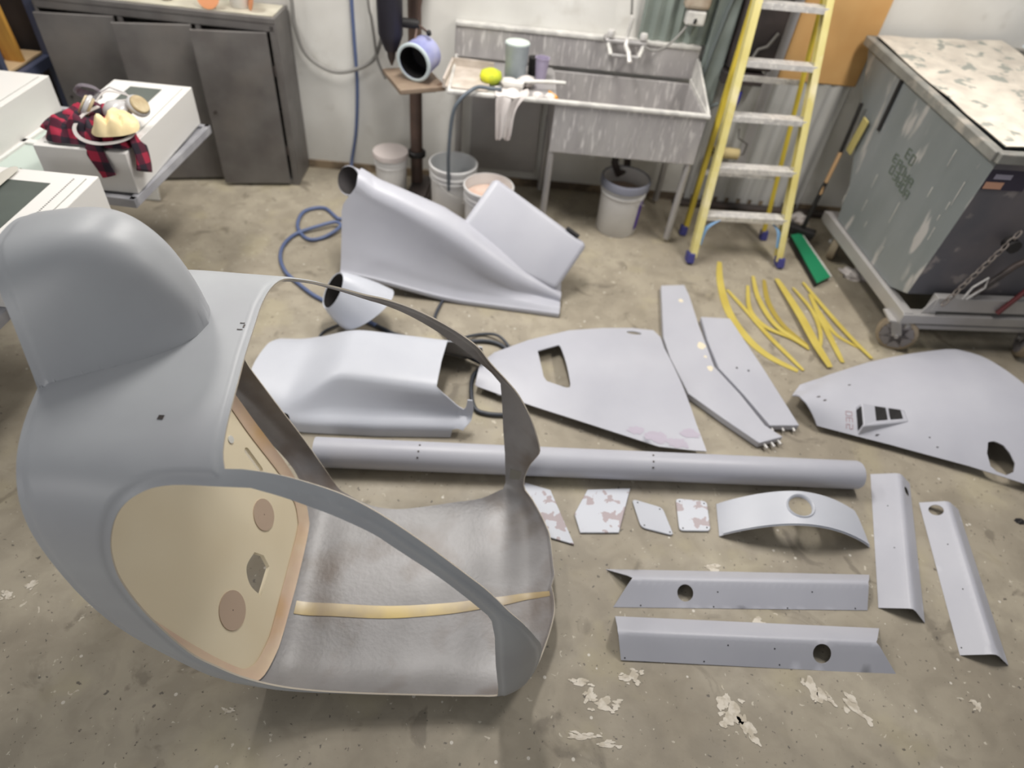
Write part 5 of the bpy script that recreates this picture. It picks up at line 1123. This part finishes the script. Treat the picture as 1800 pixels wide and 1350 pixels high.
def sleeve(path, wid, seed, nrm, name='sleeve'):
    P = [Vector(p) for p in spl(path, 5)]; RR = []
    nrm = Vector(nrm).normalized()
    for i, p in enumerate(P):
        d = (P[min(i+1, len(P)-1)]-P[max(i-1, 0)]).normalized(); x = d.cross(nrm).normalized(); t = i/(len(P)-1)
        w = wid(t) if callable(wid) else wid
        RR.append([p+x*math.cos(a)*w*(1+.12*math.sin(3*a+seed+4*t))+nrm*(.014+.014*math.sin(a)*(1+.5*math.sin(5*t+seed))) for a in [2*math.pi*k/16 for k in range(16)]])
    mb = MB().rings(RR); o = mb.build(name, PL, sh_, world=True, smooth=180)
    ul = o.data.uv_layers.new(name='uv')
    for lp in o.data.loops: v = mb.V[lp.vertex_index]; ul.data[lp.index].uv = ((v.x+v.y)*2.6, v.z*2.6+v.y*.8)
sleeve([(-2.02, 2.70, top+.04), (-1.98, 2.64, top+.03), (-1.955, 2.60, top-.01), (-1.935, 2.59, top-.07), (-1.92, 2.588, top-.115)], lambda t: .055-.02*t, 1, (-.06, -1, .1))
sleeve([(-1.92, 2.80, top+.03), (-1.87, 2.74, top+.03), (-1.825, 2.69, top+.015), (-1.805, 2.66, top-.05), (-1.80, 2.63, top-.10)], lambda t: .06-.008*t, 2, (1, .05, .15))
sleeve([(-2.06, 2.86, top+.04), (-2.12, 2.79, top+.045), (-2.16, 2.72, top+.035), (-2.175, 2.66, top+.02)], .05, 4, (0, -.3, 1))
# respirator
rs = thing('respirator', 'half-mask respirator with two tan round filters and pale straps, lying on the plaid shirt', 'respirator', (-1.97, 2.74, top+.07))
FT = mat('tan_filter', G(196, 180, 146), .6, col2=G(168, 148, 112), nscale=20); CLR = mat('clear_grey_plastic', G(186, 184, 184), .25)
def filt(c, nrm, r=.044):
    q = Vector(nrm).normalized().to_track_quat('Z', 'Y').to_matrix().to_4x4()
    o = MB().lathe([(.001, -.022), (r*.92, -.022), (r, -.018), (r, .012), (r*.9, .018), (.001, .02)], 28, c, q).build('filter_cartridge', FT, rs, world=True, smooth=40)
    MB().lathe([(r*.98, -.012), (r*1.18, -.010), (r*1.2, 0), (r*1.02, .008)], 28, c, q, caps=(False, False)).build('retainer_ring', CLR, o, world=True, smooth=50)
    MB().lathe([(r*1.002, .0), (r*1.006, .0), (r*1.006, .010), (r*1.002, .010)], 28, c, q, caps=(False, False)).build('label_band', mat('filter_label', G(84, 66, 40), .5), o, world=True, smooth=50)
filt((-2.045, 2.76, top+.115), (-.75, -.25, .55)); filt((-1.862, 2.86, top+.10), (.7, -.1, .6))
MB().lathe([(.02, .03), (.045, .02), (.06, 0), (.062, -.02), (.05, -.02), (.02, .02)], 24, (-1.95, 2.83, top+.09)).build('face_cup', CLR, rs, world=True, smooth=60)
def strapt(pts, w=.008):
    P = [Vector(p) for p in spl(pts, 7)]; RR = []
    for i, p in enumerate(P):
        d = (P[min(i+1, len(P)-1)]-P[max(i-1, 0)]).normalized(); x = d.cross(Vector((0, -.5, 1))).normalized(); n_ = x.cross(d)
        RR.append([p+x*w+n_*.0015, p-x*w+n_*.0015, p-x*w-n_*.0015, p+x*w-n_*.0015])
    MB().rings(RR).build('head_strap', mat('strap_grey', G(190, 184, 180), .6) if 'strap_grey' not in MATS else MATS['strap_grey'], rs, world=True, smooth=60)
strapt([(-2.0, 2.78, top+.11), (-2.03, 2.70, top+.10), (-2.04, 2.63, top+.07), (-1.99, 2.58, top+.05), (-1.91, 2.565, top+.045), (-1.83, 2.60, top+.05), (-1.80, 2.66, top+.06), (-1.83, 2.76, top+.07)])
strapt([(-2.05, 2.84, top+.10), (-2.04, 2.92, top+.12), (-1.98, 2.96, top+.10), (-1.93, 2.92, top+.10), (-1.94, 2.84, top+.12)], .004)
gg = thing('safety_glasses', 'clear rounded safety glasses lens behind the respirator', 'glasses', (-2.13, 2.92, top+.07))
MB().lathe([(.03, .028), (.05, .02), (.058, 0), (.056, -.002), (.048, .016), (.028, .024)], 24, (-2.13, 2.92, top+.10), Euler((R(-50), R(-15), 0)).to_matrix().to_4x4(), caps=(False, False)).build('lens', mat('smoky_lens', G(120, 112, 122), .1, alpha=.55), gg, world=True, smooth=60)
MB().tube([(-2.09, 2.93, top+.10), (-2.05, 2.97, top+.12), (-1.99, 2.99, top+.09)], .004, 8).build('temple_arm', CLR, gg, world=True, smooth=60)
CRM = mat('cream_cloth', G(228, 210, 166), .85, col2=G(216, 196, 150), nscale=12)
hp2 = spl([(-1.945, 2.70), (-1.955, 2.62), (-1.91, 2.575), (-1.85, 2.59), (-1.805, 2.62), (-1.78, 2.67), (-1.81, 2.74), (-1.86, 2.79), (-1.92, 2.77)], 4, True)
def hz2(x, y):
    d = float(pdist(np.array([[x, y]]), hp2)[0]); v = Vector((x*16, y*10, 3))
    return top+.072+.035*min(d/.035, 1)**.6+.045*min(d/.03, 1)*(abs(nz.noise(v))*2.0+.6*abs(nz.noise(v*2.2))-.2)
cloth_heap('cream_rag', hp2, hz2, CRM, 'crumpled cream cloth resting on the respirator and shirt', 'cloth', .008)
# paint splashes around the floor
for (x, y, r, sd, k, a) in ((.90, .863, .045, 1, 1.3, .4), (.94, .825, .03, 2, 1.8, 2.2), (.87, .90, .03, 12, 1.5, 1.6), (1.337, .943, .032, 3, 1.8, -.7), (1.20, .99, .036, 4, 1.3, 1.5), (1.23, .965, .025, 14, 1.6, 2.4), (.446, .84, .026, 5, 2.0, .1), (.40, .87, .016, 15, 2.2, .9), (.367, .903, .018, 6, 2.0, 0), (.548, .945, .024, 7, 1.7, .3), (.38, .73, .014, 8, 4, 0), (.46, .715, .012, 18, 3.5, .1), (-.779, .673, .010, 9, 2, 0), (-.961, 1.021, .012, 10, 2, .4), (-1.676, .957, .02, 11, 1.3, 0), (-1.62, 1.0, .016, 16, 1.6, .8), (1.05, 1.22, .02, 17, 1.3, .3), (1.8, 1.0, .02, 19, 1.5, .8), (.9, 1.42, .02, 20, 2.2, .2), (2.2, 1.3, .02, 21, 2.2, .9)):
    splash(x, y, r, sd, k, SPL, a)
